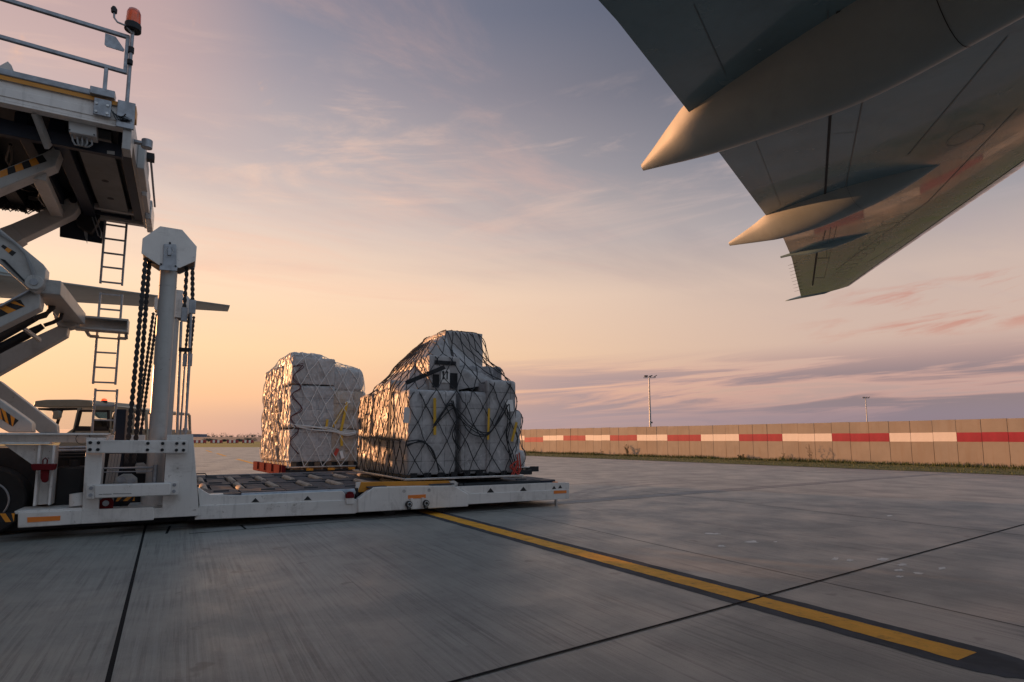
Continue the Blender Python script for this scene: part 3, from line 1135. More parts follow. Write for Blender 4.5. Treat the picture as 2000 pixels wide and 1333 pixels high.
for pix, w, m in ((((1621, 205), (1611, 372)), 0.07, 'gap'), (((1684, 178), (1650, 362)), 0.03, 'seam'),
                  (((1355, 0), (1417, 138)), 0.018, 'seam'), (((1475, 268), (1525, 400)), 0.012, 'seam'),
                  (((1636, 0), (1632, 38)), 0.07, 'gap'), (((1616, 0), (1614, 48)), 0.02, 'seam'),
                  (((1965, 42), (1772, 288)), 0.025, 'seam'), (((1985, 190), (1811, 383), (1631, 524)), 0.025, 'seam'),
                  (((1784, 449), (1694, 508)), 0.02, 'seam'), (((1597, 478), (1587, 556)), 0.09, 'gap'),
                  (((1594, 502), (1621, 500)), 0.07, 'gap'), (((1589, 541), (1609, 540)), 0.06, 'gap'),
                  (((1622, 440), (1613, 500)), 0.02, 'seam'), (((1612, 446), (1607, 466)), 0.03, 'gap'), (((1634, 436), (1610, 540)), 0.015, 'seam'),
                  (((1626, 250), (1682, 243)), 0.015, 'seam')):
    wing_line(pix, w * 0.45, M[m])

for px, py, rx in ((1746, 420, 12), (1731, 437, 10), (1719, 452, 9), (1706, 464, 8), (1697, 474, 7), (1688, 487, 7), (1674, 497, 6.5), (1665, 507, 6),
                   (1658, 516, 5.5), (1649, 524, 5), (1641, 531, 4.5), (1883, 246, 17)):
    m_ = MB()
    c0 = wpix(px, py)
    c1 = wpix(px + rx, py - rx * 0.75)
    a_ = max(0.16, min(0.42, (Vector(c1) - Vector(c0)).length))
    a_ = 0.30 * min(1, rx / 8 + 0.25) if rx < 16 else 0.27
    n = 26
    ins, outs = [], []
    dv = (Vector((le_tab[2][0] - le_tab[1][0], le_tab[2][1] - le_tab[1][1]))).normalized()
    dn = Vector((-dv.y, dv.x))
    for k in range(n):
        t = 2 * math.pi * k / n
        for rr, arr in ((1.0, outs), (0.96, ins)):
            q = Vector(c0[:2]) + dv * math.cos(t) * a_ * rr * 1.15 + dn * math.sin(t) * a_ * rr * 0.62
            arr.append(AL(q.x, q.y, w_lo(q.x, q.y) - 0.006))
    m_.add(outs + ins, [(k, (k + 1) % n, n + (k + 1) % n, n + k) for k in range(n)])
    m_.build('access_panel', M['ringseam'], wing)
def fairing(st, seam_at=None, m='planefair'):
    """canoe fairing: st = (c, s, z_bottom, z_top, half width)"""
    rings = []
    # refine stations
    fine = []
    for a0, b0 in zip(st[:-1], st[1:]):
        for k in range(5):
            fine.append(k / 5)
    def cat(i, f, j):
        p0, p1, p2, p3 = (st[max(min(i + o, len(st) - 1), 0)][j] for o in (-1, 0, 1, 2))
        return 0.5 * (2 * p1 + (p2 - p0) * f + (2 * p0 - 5 * p1 + 4 * p2 - p3) * f * f + (3 * p1 - p0 - 3 * p2 + p3) * f ** 3)
    allst = []
    for i in range(len(st) - 1):
        for k in range(5):
            allst.append([cat(i, k / 5, j) for j in range(5)])
    allst.append(list(st[-1]))
    prof = []
    n = 9
    for c, s, zb, zt, hw in allst:
        hw = max(hw, 0.012)
        row = []
        h = max(zt - zb, 0.02)
        for k in range(2 * n + 1):
            t = -1 + k / n
            d = (1 - abs(t) ** 1.95) ** 0.72
            row.append(AL(s + hw * t, c, zt - h * d))
        row.append(AL(s + hw * 0.55, c, zt + 0.05 * min(1, hw * 3)))
        row.append(AL(s, c, zt + 0.08 * min(1, hw * 3)))
        row.append(AL(s - hw * 0.55, c, zt + 0.05 * min(1, hw * 3)))
        rings.append(row)
    f = MB().loft(rings).build('flap_fairing', M[m], plane, angle=50)
    if seam_at is not None:
        k = min(range(len(allst)), key=lambda q: abs(allst[q][0] - seam_at))
        a_ = [Vector(p) for p in rings[k][:2 * n + 1]]
        nx_ = [Vector(p) for p in rings[k + 1][:2 * n + 1]]
        m_ = MB()
        tops, bots = [], []
        ctr = Vector(AL(allst[k][1], allst[k][0], allst[k][3]))
        for p, q in zip(a_, nx_):
            o1 = (p - ctr).normalized() * 0.004
            tops.append(p + o1)
            bots.append(p.lerp(q, 0.035) + o1)
        m_.add(tops + bots, [(i, i + 1, 2 * n + 2 + i, 2 * n + 1 + i) for i in range(2 * n)])
        m_.build('fairing_seam', M['gap'], f)
    return f


fairing([(5.52, 5.00, 4.64, 4.71, 0.04), (5.2, 5.00, 4.565, 4.76, 0.13), (4.75, 5.0, 4.46, 4.83, 0.27), (4.3, 5.0, 4.37, 4.88, 0.39), (3.5, 5.02, 4.25, 4.9, 0.49),
         (2.8, 5.04, 4.17, 4.94, 0.54), (2.0, 5.06, 4.20, 4.97, 0.54), (1.0, 5.08, 4.28, 5.0, 0.44), (0.0, 5.1, 4.45, 5.02, 0.36), (-1.0, 5.12, 4.72, 5.02, 0.2), (-1.7, 5.13, 4.95, 5.05, 0.04)], 1.95)
fairing([(7.56, 8.98, 4.89, 4.95, 0.035), (7.2, 8.98, 4.825, 5.0, 0.11), (6.85, 8.99, 4.765, 5.06, 0.19), (6.45, 9.0, 4.71, 5.12, 0.30), (5.8, 9.05, 4.71, 5.15, 0.40), (5.2, 9.1, 4.78, 5.18, 0.42),
         (4.8, 9.16, 4.86, 5.2, 0.37), (4.4, 9.22, 4.98, 5.22, 0.25), (4.05, 9.28, 5.12, 5.24, 0.06)], 5.1)
fk = wpix(1525, 503)
fn = wpix(1604, 466)
fairing([(fk[1] + 0.0, fk[0], fk[2] - 0.02, fk[2] + 0.02, 0.02), (fk[1] - 0.3, fk[0] + 0.02, fk[2] - 0.04, fk[2] + 0.03, 0.04), (fk[1] - 0.8, fk[0] + 0.05, fk[2] - 0.12, fk[2] + 0.06, 0.12),
         (fk[1] - 1.5, fk[0] + 0.1, fk[2] - 0.08, fk[2] + 0.08, 0.14), (fk[1] - 2.2, fk[0] + 0.15, fk[2] + 0.04, fk[2] + 0.1, 0.04)], None, 'plane')
for k in range(9):
    f = k / 8
    p = wpix(1551 + 10 * f, 515 + 52 * f)
    MB().tube([AL(p[0], p[1] - 0.12, p[2]), AL(p[0] - 0.02, p[1] + 0.15, p[2] - 0.015)], [0.006, 0.003], 5).build('static_wick', M['dark'], wing)

# fuselage, tail cone, fin and stabiliser of the same aircraft
rings = []
for c, r, zc in ((-26, 3.2, 5.4), (-10, 3.2, 5.4), (4, 3.2, 5.4), (10, 3.1, 5.45), (14, 2.75, 5.7), (18, 2.15, 6.1), (22, 1.45, 6.5), (25, 0.9, 6.8), (27.6, 0.3, 7.0)):
    rings.append([AL(FUS + r * math.cos(2 * math.pi * k / 28), c, zc + r * math.sin(2 * math.pi * k / 28)) for k in range(28)])
MB().loft(rings).build('fuselage', M['plane'], plane)
TY = 25.0
SP = at_y(452, 603, TY)
SPN = (V + Vector((0, 0, 0.10))).cross(-U)


def spix(px, py):
    return SC(on_plane(px, py, SP, SPN))


l0, l1 = spix(110, 551), spix(449, 597)
t0, t1 = spix(130, 590), spix(451, 609.5)
rings = []
ds = l1[0] - l0[0]
for i in range(24):
    s = l1[0] + (FUS - l1[0]) * i / 23
    f = (l1[0] - s) / (l1[0] - l0[0])
    f2 = (t1[0] - s) / (t1[0] - t0[0])
    le = l1[1] + (l0[1] - l1[1]) * f
    te = max(t1[1] + (t0[1] - t1[1]) * f2, le + 0.3)
    zb = l1[2] - 0.10 * (l1[0] - s)
    ch = te - le
    row = [AL(s, le + x * ch, zb - airfoil(x) * ch * 0.05) for x in XS[1:]] + [AL(s, le + x * ch, zb + airfoil(x) * ch * 0.05 + 0.004) for x in XS[:0:-1]]
    rings.append(row)
stab = MB().loft(rings).build('tailplane', M['planefair'], plane, angle=40)
# root fillet bulging above the tailplane where it meets the tail cone
f0 = spix(20, 560)
rf = []
for i in range(13):
    a_ = -1 + i / 6
    q = math.sqrt(max(0, 1 - a_ * a_)) + 0.02
    rf.append([AL(f0[0] - 1.6 + a_ * 2.6, f0[1] - 0.3 + 1.7 * q * math.cos(2 * math.pi * k / 16), f0[2] + 0.10 + 0.48 * q * math.sin(2 * math.pi * k / 16)) for k in range(16)])
MB().loft(rf).build('root_fillet', M['planefair'], stab)
MB().add([AL(FUS - 0.15, 15, 8.2), AL(FUS + 0.15, 15, 8.2), AL(FUS + 0.15, 26, 7), AL(FUS - 0.15, 26, 7),
          AL(FUS - 0.08, 23, 15), AL(FUS + 0.08, 23, 15), AL(FUS + 0.08, 28, 15), AL(FUS - 0.08, 28, 15)],
         [(0, 1, 2, 3), (7, 6, 5, 4), (0, 4, 5, 1), (1, 5, 6, 2), (2, 6, 7, 3), (3, 7, 4, 0)]).build('tail_fin', M['plane'], plane)
for ss in (-1, 1):
    lg = MB().cyl(AL(FUS + ss * 2.6, -8, 0.6), AL(FUS + ss * 2.6, -8, 3.4), 0.16).build('landing_gear', M['galv'], plane)
    for cc in (-0.75, 0.75):
        MB().cyl(AL(FUS + ss * 2.6 - 0.5, -8 + cc, 0.62), AL(FUS + ss * 2.6 + 0.5, -8 + cc, 0.62), 0.62, n=28).build('wheel', M['tyre'], lg)

# ------------------------------------------------------------------ netted cargo
def rbox(mb, x0, x1, y0, y1, z0, z1, m, seed, amp=0.018, r=0.05, step=0.036, lump=0.02):
    """film-wrapped bundle: rounded block with stretched creases"""
    cx, cy, cz = (x0 + x1) / 2, (y0 + y1) / 2, (z0 + z1) / 2
    hx, hy, hz = (x1 - x0) / 2, (y1 - y0) / 2, (z1 - z0) / 2
    off = Vector((seed * 7.3, seed * 3.1, seed * 5.7))

    def shape(p):
        q = Vector((max(-hx + r, min(hx - r, p.x)), max(-hy + r, min(hy - r, p.y)), max(-hz + r, min(hz - r, p.z))))
        d = p - q
        d = d.normalized() if d.length > 1e-9 else Vector((0, 0, 1))
        q = q + d * r
        w = Vector((q.x + cx, q.y + cy, q.z + cz)) + off
        n1 = noise.noise(Vector((w.x * 10 + w.z * 1.4, w.y * 10 - w.z * 1.2, w.z * 1.1)))
        n2 = noise.noise(Vector((w.x * 7 - w.z * 2.6, w.y * 7 + w.z * 2.4, w.z * 1.9)) + off)
        n3 = noise.noise(w * 1.3)
        cre = (1 - abs(n1)) ** 3 * 0.9 + (1 - abs(n2)) ** 4 * 0.7
        return Vector((q.x + cx, q.y + cy, q.z + cz)) + d * (amp * (cre - 0.6) + lump * n3)

    def face(o, ux, uy, nu, nv):
        vs = [shape(o + ux * (i / nu) + uy * (j / nv)) for j in range(nv + 1) for i in range(nu + 1)]
        fs = [(j * (nu + 1) + i, j * (nu + 1) + i + 1, (j + 1) * (nu + 1) + i + 1, (j + 1) * (nu + 1) + i) for j in range(nv) for i in range(nu)]
        mb.add(vs, fs, m)
    nx_, ny_, nz_ = (max(3, int(2 * h / step)) for h in (hx, hy, hz))
    X, Y, Z = Vector((2 * hx, 0, 0)), Vector((0, 2 * hy, 0)), Vector((0, 0, 2 * hz))
    o = Vector((-hx, -hy, -hz))
    face(o, X, Z, nx_, nz_)
    face(o + Y + X, -X, Z, nx_, nz_)
    face(o + X, Y, Z, ny_, nz_)
    face(o + Y, -Y, Z, ny_, nz_)
    face(o + Z, X, Y, nx_, ny_)
    face(o + X, -X, Y, nx_, ny_)


def bundle(parent, x0, x1, y0, y1, z0, z1, m, seed, **kw):
    mb = MB()
    rbox(mb, x0, x1, y0, y1, z0, z1, 0, seed, **kw)
    ob = mb.build('wrapped_bundle', M[m], parent, smooth=True, angle=80)
    return mb, ob


class Drape:
    """surface a net follows: between the load itself and its convex hull"""
    def __init__(self, mbs, foot, blend):
        vs, fs = [], []
        for q in mbs:
            b0 = len(vs)
            vs += [Vector(x) for x in q.v]
            fs += [tuple(b0 + i for i in f) for f in q.f]
        self.load = BVHTree.FromPolygons(vs, fs)
        bm = bmesh.new()
        for x in vs[::3]:
            bm.verts.new(x)
        x0, x1, y0, y1, z0 = foot
        for p in ((x0, y0), (x1, y0), (x1, y1), (x0, y1)):
            bm.verts.new((p[0], p[1], z0))
        r_ = bmesh.ops.convex_hull(bm, input=bm.verts)
        self.hull = BVHTree.FromBMesh(bm)
        bm.free()
        self.blend = blend
        self.top = max(x.z for x in vs)
        self.c = Vector(((x0 + x1) / 2, (y0 + y1) / 2, z0))
        self.foot = foot

    def cast(self, p, target, lift):
        d = (target - p).normalized()
        h = self.hull.ray_cast(p, d)[0]
        l = self.load.ray_cast(p, d)[0]
        if h is None:
            h = l
        if h is None:
            return None
        if l is None or (l - h).dot(d) < 0:
            l = h
        lim = min((l - h).length, 0.5)
        q = h + d * lim * self.blend
        return q - d * lift

    def meridian(self, s, n=70):
        x0, x1, y0, y1, z0 = self.foot
        px, py = x1 - x0, y1 - y0
        per = 2 * (px + py)
        t = (s % 1.0) * per
        if t < px:
            b0 = Vector((x0 + t, y0, z0))
        elif t < px + py:
            b0 = Vector((x1, y0 + t - px, z0))
        elif t < 2 * px + py:
            b0 = Vector((x1 - (t - px - py), y1, z0))
        else:
            b0 = Vector((x0, y1 - (t - 2 * px - py), z0))
        out_ = b0 - self.c
        pts = [b0.copy()]
        Ht = self.top - z0
        for i in range(n):
            f = i / (n - 1)
            if f < 0.62:
                tz = z0 + 0.03 + Ht * 0.75 * f / 0.62
                src = self.c + out_ * 2.2
                src.z = tz
                tgt = self.c.copy()
                tgt.z = tz
            else:
                g_ = (f - 0.62) / 0.38
                tgt = self.c.copy()
                tgt.z = z0 + Ht * (0.75 - 0.3 * g_)
                a_ = g_ * math.pi / 2 * 0.97
                dirv = out_.normalized() * math.cos(a_) + Vector((0, 0, 1)) * math.sin(a_)
                src = tgt + dirv * 9
            q = self.cast(src, tgt, 0.024)
            if q is not None:
                pts.append(q)
        for it in range(3):
            sm = [pts[0]]
            for i in range(1, len(pts) - 1):
                m_ = (pts[i - 1] + pts[i + 1]) * 0.5
                q = pts[i] - self.c
                g_ = m_ - self.c
                # a taut cord only smooths outwards
                sm.append(m_ if g_.length > q.length else pts[i].lerp(m_, 0.35))
            sm.append(pts[-1])
            pts = sm
        # arclength table
        L = [0]
        for a0, b1 in zip(pts[:-1], pts[1:]):
            L.append(L[-1] + (b1 - a0).length)
        return pts, L

    def at(self, s, dist=None, frac=None):
        key = round((s % 1.0) * 720)
        if not hasattr(self, 'cache'):
            self.cache = {}
        if key not in self.cache:
            self.cache[key] = self.meridian(key / 720)
        pts, L = self.cache[key]
        d = L[-1] * frac if dist is None else min(dist, L[-1])
        for i in range(len(L) - 1):
            if d <= L[i + 1]:
                f = (d - L[i]) / max(L[i + 1] - L[i], 1e-9)
                return pts[i].lerp(pts[i + 1], f)
        return pts[-1].copy()


def net(parent, dr, cols, rows, r, m, seed, top=0.93, jit=0.16, loose=0.0):
    rg = random.Random(seed)
    mb = MB()

    def node(i, j):
        rj = random.Random(seed * 1000 + i * 131 + (j % cols))
        s = (j + 0.5 * (i % 2) + rj.uniform(-jit, jit)) / cols
        f = i / rows * top
        if i > 0:
            f += rj.uniform(-jit, jit) / rows * 0.8
        return s, f
    for i in range(rows):
        for j in range(cols):
            for dj in ((0, -1) if i % 2 == 0 else (0, 1)):
                s0, f0_ = node(i, j)
                jj = j + dj
                s1, f1_ = node(i + 1, jj)
                pts = [dr.at(s0 + (s1 - s0) * k / 5, frac=f0_ + (f1_ - f0_) * k / 5) for k in range(6)]
                if loose and rg.random() < loose:
                    for k in (2, 3):
                        pts[k] = pts[k] + Vector((0, 0, -rg.uniform(0.02, 0.06)))
                mb.tube(pts, r * rg.uniform(0.85, 1.2), 5, caps=False)
            # knot
            s0, f0_ = node(i, j)
            p = dr.at(s0, frac=f0_)
            if i > 0:
                mb.obox(p, (r * 1.2, 0, 0), (0, r * 1.2, 0), (0, 0, r * 1.5))
    return mb.build('cargo_net', m, parent, smooth=True)


def ribbon(parent, dr, s, w, m, f0_=0.0, f1_=0.95, name='strap', n=60, slant=0.0, drop=0.0):
    L, Rr = [], []
    x0, x1, y0, y1, z0 = dr.foot
    per = 2 * (x1 - x0 + y1 - y0)
    for k in range(n + 1):
        f = f0_ + (f1_ - f0_) * k / n
        ss = s + slant * k / n
        for sg, arr in ((1, L), (-1, Rr)):
            p = dr.at(ss + sg * w / 2 / per, frac=f)
            q = p - dr.c
            q.z = 0
            arr.append(p + q.normalized() * 0.012 + Vector((0, 0, 0.006)))
    mb = MB().add(L + Rr, [(i, i + 1, n + 2 + i, n + 1 + i) for i in range(n)])
    ob = mb.build(name, m, parent)
    so_ = ob.modifiers.new('thick', 'SOLIDIFY')
    so_.thickness = 0.006
    return ob


def sheet(parent, x0, x1, y0, y1, z0, z1, name='pallet_sheet'):
    mb = MB().box(x0, x1, y0, y1, z0, z1)
    ob = mb.build(name, M['alu'], parent, bevel=0.006)
    rim = MB()
    for a_, b_ in (((x0, y0), (x1, y0)), ((x1, y0), (x1, y1)), ((x1, y1), (x0, y1)), ((x0, y1), (x0, y0))):
        rim.bar((a_[0], a_[1], z1 + 0.006), (b_[0], b_[1], z1 + 0.006), 0.055, 0.016)
    rim.build('edge_rail', M['alu'], ob, bevel=0.004)
    return ob


LOADER = thing('cargo_loader', 'white scissor lift cargo loader with raised upper platform and low roller deck on the apron', 'cargo loader', O, ROTZ)
LM = world_matrix(LOADER)
DECK = 0.47

# --- near pallet, standing on the loader's roller deck
NP = thing('cargo_pallet', 'tall cargo pile under a dark net on a metal sheet on the loader deck', 'cargo pallet', LM @ Vector((0.78, 0.22, DECK + 0.062)), ROTZ, group='netted cargo pallets')
PX, PY = 2.2, 3.25
sheet(NP, 0, PX, 0, PY, 0.0, 0.022)
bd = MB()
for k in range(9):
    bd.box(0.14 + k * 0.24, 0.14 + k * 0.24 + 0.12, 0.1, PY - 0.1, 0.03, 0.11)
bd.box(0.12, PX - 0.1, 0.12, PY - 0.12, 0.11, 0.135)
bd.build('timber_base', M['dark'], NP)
near = []
XF = 0.925
spec = [
    (0.10, 1.02, 0.10, 1.15, 0.07, 1.50, 'film_grey', 1, dict(amp=0.008, lump=0.012)),
    (1.14, 1.72, 0.14, 1.2, 0.07, 1.50, 'film_grey', 2, dict(amp=0.008, lump=0.015)),
    (1.66, 2.30, 0.10, 1.25, 0.07, 1.72, 'film_grey', 3, dict(amp=0.010, lump=0.02)),
    (0.98, 1.20, 0.32, 1.2, 0.07, 1.52, 'film_dark', 4, dict(amp=0.02)),
    (0.12, 2.25, 1.18, 2.2, 0.07, 1.74, 'film_plain', 5, dict()),
    (0.08, 1.2, 1.15, 2.2, 0.07, 1.60, 'film_brown', 6, dict(amp=0.03)),
    (0.06, 1.2, 2.18, 3.16, 0.07, 1.56, 'film_brown', 7, dict(amp=0.035)),
    (1.18, 2.28, 2.18, 3.16, 0.07, 1.66, 'film_plain', 8, dict()),
    (0.60, 1.24, 0.42, 1.15, 1.52, 2.14, 'film_plain', 9, dict(amp=0.008, lump=0.0, r=0.03)),
    (0.56, 1.2, 1.1, 2.3, 1.50, 2.12, 'film_brown', 12, dict(amp=0.025)),
    (1.12, 2.26, 0.55, 1.6, 1.72, 2.02, 'film_dark', 10, dict(amp=0.02)),
    (1.17, 2.02, 0.95, 2.2, 1.72, 2.72, 'film_plain', 11, dict(amp=0.012, r=0.03)),
    (0.6, 1.7, 2.25, 3.05, 1.55, 1.92, 'film_brown', 13, dict(amp=0.03)),
]
for sx in spec:
    q, o_ = bundle(NP, sx[0] * XF, sx[1] * XF, *sx[2:8], **sx[8])
    near.append(q)
    if sx[7] == 9:
        # appliance carton: dark top strip and printed arrows
        m_ = MB()
        m_.box(0.65, 1.06, 0.397, 0.404, 1.98, 2.05)
        m_.box(0.95, 1.09, 0.397, 0.404, 1.56, 1.84)
        m_.box(0.62, 0.74, 0.397, 0.404, 1.57, 1.8)
        m_.build('printed_panel', M['dark'], o_)
        m_ = MB()
        for xx in (0.82, 0.89):
            m_.prism([(xx - 0.012, 1.72), (xx + 0.012, 1.72), (xx + 0.012, 1.84), (xx + 0.026, 1.84), (xx, 1.875), (xx - 0.026, 1.84), (xx - 0.012, 1.84)], 0.395, 0.402)
        m_.build('arrow_mark', M['gap'], o_)
        MB().box(0.77, 0.94, 0.400, 0.408, 1.66, 1.9).build('carton_label', M['screen'], o_)
def film_drape(parent, pts, m, seed, cuts=14, amp=0.03):
    """stretch film pulled over a stepped stack: hull of its corners, creased"""
    bm = bmesh.new()
    for p in pts:
        bm.verts.new(p)
    bmesh.ops.convex_hull(bm, input=bm.verts)
    bmesh.ops.triangulate(bm, faces=bm.faces)
    for k in range(4):
        long_ = [e for e in bm.edges if e.calc_length() > 0.09]
        if not long_:
            break
        bmesh.ops.subdivide_edges(bm, edges=long_, cuts=1)
        bmesh.ops.triangulate(bm, faces=bm.faces)
    bm.normal_update()
    bm.verts.ensure_lookup_table()
    new = []
    for v in bm.verts:
        w = v.co + Vector((seed, seed * 2, 0))
        n1 = noise.noise(Vector((w.x * 6 + w.z * 4, w.y * 6 - w.z * 4, w.z * 2)))
        n2 = noise.noise(Vector((w.x * 3 - w.z * 2, w.y * 8, w.z * 5)))
        new.append(v.co + v.normal * amp * ((1 - abs(n1)) ** 3 + 0.6 * n2 - 0.5))
    mb = MB().add(new, [tuple(v.index for v in f.verts) for f in bm.faces])
    bm.free()
    mb.build('film_drape', M[m], parent, angle=80)
    return mb


near.append(film_drape(NP, [(1.09, 0.98, 2.64), (1.09, 2.15, 2.64), (0.56, 0.7, 2.13), (0.54, 2.28, 2.10), (1.12, 0.7, 2.1), (1.12, 2.28, 2.1), (0.8, 1.0, 2.42), (0.8, 2.15, 2.40)], 'film_plain', 3, amp=0.02))
near.append(film_drape(NP, [(0.10, 0.5, 1.48), (0.10, 1.15, 1.58), (0.56, 0.46, 1.6), (0.53, 1.1, 2.0), (0.6, 0.46, 1.5), (0.1, 2.2, 1.56), (0.53, 2.2, 2.0), (0.6, 2.2, 1.5)], 'film_plain', 8, amp=0.02))
near.append(film_drape(NP, [(1.12, 0.5, 1.95), (1.2, 0.95, 2.45), (1.8, 0.95, 2.1), (1.9, 0.6, 1.85), (1.12, 1.0, 1.7), (1.9, 1.3, 1.85), (1.12, 0.45, 1.55), (1.8, 0.4, 1.68)], 'film_plain', 5, amp=0.02))
# the net bridges the gaps between bundles: plain volumes that only guide its course
guide = MB().box(0.12, 2.1, 0.12, 3.14, 0.07, 1.50).box(1.56, 2.1, 0.12, 1.25, 1.4, 1.72).box(0.58, 1.9, 0.5, 2.2, 1.4, 2.0).box(1.06, 1.86, 0.97, 2.2, 1.9, 2.70)
ND = Drape(near + [guide], (0.03, PX - 0.03, 0.03, PY - 0.03, 0.03), 0.5)
net(NP, ND, 30, 11, 0.0078, M['cord'], 4, jit=0.09, loose=0.06)


def perim(dr, x=None, y=None, side='front'):
    x0, x1, y0, y1, z0 = dr.foot
    px, py = x1 - x0, y1 - y0
    per = 2 * (px + py)
    if side == 'front':
        return (x - x0) / per
    if side == 'right':
        return (px + y - y0) / per
    if side == 'left':
        return 1 - (y - y0) / per


ribbon(NP, ND, perim(ND, y=0.95, side='left'), 0.085, M['cord'], 0.0, 0.55)
ribbon(NP, ND, perim(ND, y=2.55, side='left'), 0.085, M['cord'], 0.12, 0.6)
# slack rope bunched in a sagging line along the front
def swag(parent, dr, side_pts, m, r, seed, strands=5, name='lashing_rope'):
    rg = random.Random(seed)
    mb = MB()
    for k in range(strands):
        pts = []
        for (s, f) in side_pts:
            p = dr.at(s + rg.gauss(0, 0.002), frac=f + rg.gauss(0, 0.008))
            q = p - dr.c
            q.z = 0
            pts.append(p + q.normalized() * rg.uniform(0.01, 0.035))
        # smooth
        fine = []
        for i in range(len(pts) - 1):
            p0, p1, p2, p3 = (pts[max(min(i + o, len(pts) - 1), 0)] for o in (-1, 0, 1, 2))
            for t in range(5):
                f = t / 5
                fine.append(0.5 * (2 * p1 + (p2 - p0) * f + (2 * p0 - 5 * p1 + 4 * p2 - p3) * f * f + (3 * p1 - p0 - 3 * p2 + p3) * f ** 3))
        fine.append(pts[-1])
        mb.tube(fine, r, 5)
    return mb.build(name, m, parent)


fx = lambda x: perim(ND, x=x)
swag(NP, ND, [(fx(0.5), 0.235), (fx(0.8), 0.345), (fx(0.98), 0.30), (fx(1.2), 0.225), (fx(1.5), 0.205), (fx(1.72), 0.265), (fx(1.92), 0.335)], M['cord'], 0.009, 3, 4)
swag(NP, ND, [(fx(1.92), 0.335), (fx(1.94), 0.25), (fx(1.88), 0.17), (fx(2.0), 0.09), (fx(2.08), 0.02)], M['cord'], 0.009, 5, 3)
swag(NP, ND, [(fx(0.02) % 1, 0.16), (fx(0.3), 0.17), (fx(0.5), 0.13), (fx(0.62), 0.04)], M['cord'], 0.010, 6, 3)
swag(NP, ND, [(fx(0.85), 0.36), (fx(0.93), 0.27), (fx(0.86), 0.2), (fx(0.97), 0.13)], M['cord'], 0.009, 7, 3)
swag(NP, ND, [(perim(ND, y=0.4, side='left'), 0.19), (perim(ND, y=1.2, side='left'), 0.21), (perim(ND, y=1.8, side='left'), 0.22), (perim(ND, y=2.6, side='left'), 0.21)], M['cord'], 0.009, 9, 3)
swag(NP, ND, [(fx(2.0), 0.0), (fx(2.12), 0.06), (fx(2.0), 0.03), (fx(2.14), 0.01), (fx(2.1), 0.09)], M['redstrap'], 0.012, 12, 2, 'red_strap')
# dark pouch strap hanging under the appliance carton
mb = MB()
pa, pb_ = ND.at(fx(0.72), frac=0.555), ND.at(perim(ND, y=0.35, side='left'), frac=0.50)
mb.bar(pa + Vector((0, -0.05, 0)), pb_ + Vector((-0.03, -0.03, 0)), 0.012, 0.075)
mb.build('strap', M['cord'], NP)


def tape(parent, dr, s, f, w, h, lean, m, name):
    p = dr.at(s, frac=f)
    q = p - dr.c
    q.z = 0
    nrm = Vector((0, -1, 0)) if abs((s % 1) * 2 * (PX + PY)) < PX else q.normalized()
    side = Vector((0, 0, 1)).cross(nrm)
    upv = (Vector((0, 0, 1)) + side * lean).normalized()
    side = upv.cross(nrm).normalized()
    MB().obox(p + nrm * 0.012, side * w / 2, upv * h / 2, nrm * 0.003).build(name, m, parent)


tape(NP, ND, fx(0.52), 0.285, 0.05, 0.62, -0.02, M['tape'], 'warning_tape')
tape(NP, ND, fx(1.56), 0.25, 0.04, 0.55, 0.03, M['tape'], 'warning_tape')
tape(NP, ND, fx(2.08), 0.20, 0.05, 0.36, 0.28, M['tape'], 'warning_tape')
tape(NP, ND, fx(1.98), 0.325, 0.15, 0.21, -0.12, M['paper'], 'document_pouch')
tape(NP, ND, perim(ND, y=0.08, side='left'), 0.29, 0.10, 0.26, 0.05, M['paper'], 'document_pouch')
tape(NP, ND, perim(ND, y=3.0, side='left'), 0.27, 0.12, 0.24, 0.05, M['paper'], 'document_pouch')

# --- dollies beyond the loader with two more loads
DRZ = R(35)
DO = on_z(561, 912.8, 0.5)


def dolly(name, label, loc, rz, L, Wd, red):
    t = thing(name, label, 'dolly', loc, rz, group='pallet dollies')
    f = MB()
    f.box(-0.05, L + 0.05, -0.06, 0.02, 0.30, 0.42)
    f.box(-0.05, L + 0.05, Wd - 0.02, Wd + 0.06, 0.30, 0.42)
    for k in range(5):
        x = 0.1 + k * (L - 0.2) / 4
        f.box(x - 0.05, x + 0.05, 0.02, Wd - 0.02, 0.31, 0.40)
    f.build('frame', M['dark'], t, bevel=0.008)
    ro = MB()
    for k in range(9):
        x = 0.12 + k * (L - 0.24) / 8
        ro.cyl((x, 0.05, 0.435), (x, Wd - 0.05, 0.435), 0.03, n=10)
    ro.build('roller_bed', M['rollersteel'], t)
    for x in (0.45, L - 0.45):
        for y in (0.12, Wd - 0.12):
            w = MB().cyl((x, y - 0.09, 0.17), (x, y + 0.09, 0.17), 0.17, n=20).build('wheel', M['tyre'], t)
            MB().cyl((x, y - 0.095, 0.17), (x, y + 0.095, 0.17), 0.08, n=14).build('rim', M['steel'], w)
    st = MB()
    for k in range(3):
        st.box(0.45 + k * 0.55, 0.62 + k * 0.55, -0.10, -0.055, 0.40, 0.46)
    st.build('pallet_stop', M['gold'], t)
    if red:
        g_ = MB()
        n = 4
        for k in range(n):
            y0 = -0.1 + k * (Wd + 0.2) / n
            g_.box(-0.16, -0.06, y0, y0 + (Wd + 0.2) / n - 0.03, 0.30, 0.55)
            g_.box(-0.19, -0.16, y0 + 0.1, y0 + 0.22, 0.36, 0.55)
        g_.build('side_guard', M['red'], t, bevel=0.01)
    tb = MB().bar((L, Wd / 2, 0.34), (L + 0.9, Wd / 2, 0.36), 0.12, 0.10)
    tb.box(L + 0.6, L + 0.95, Wd / 2 - 0.12, Wd / 2 + 0.12, 0.30, 0.44)
    tb.build('tow_bar', M['dark'], t, bevel=0.01)
    return t


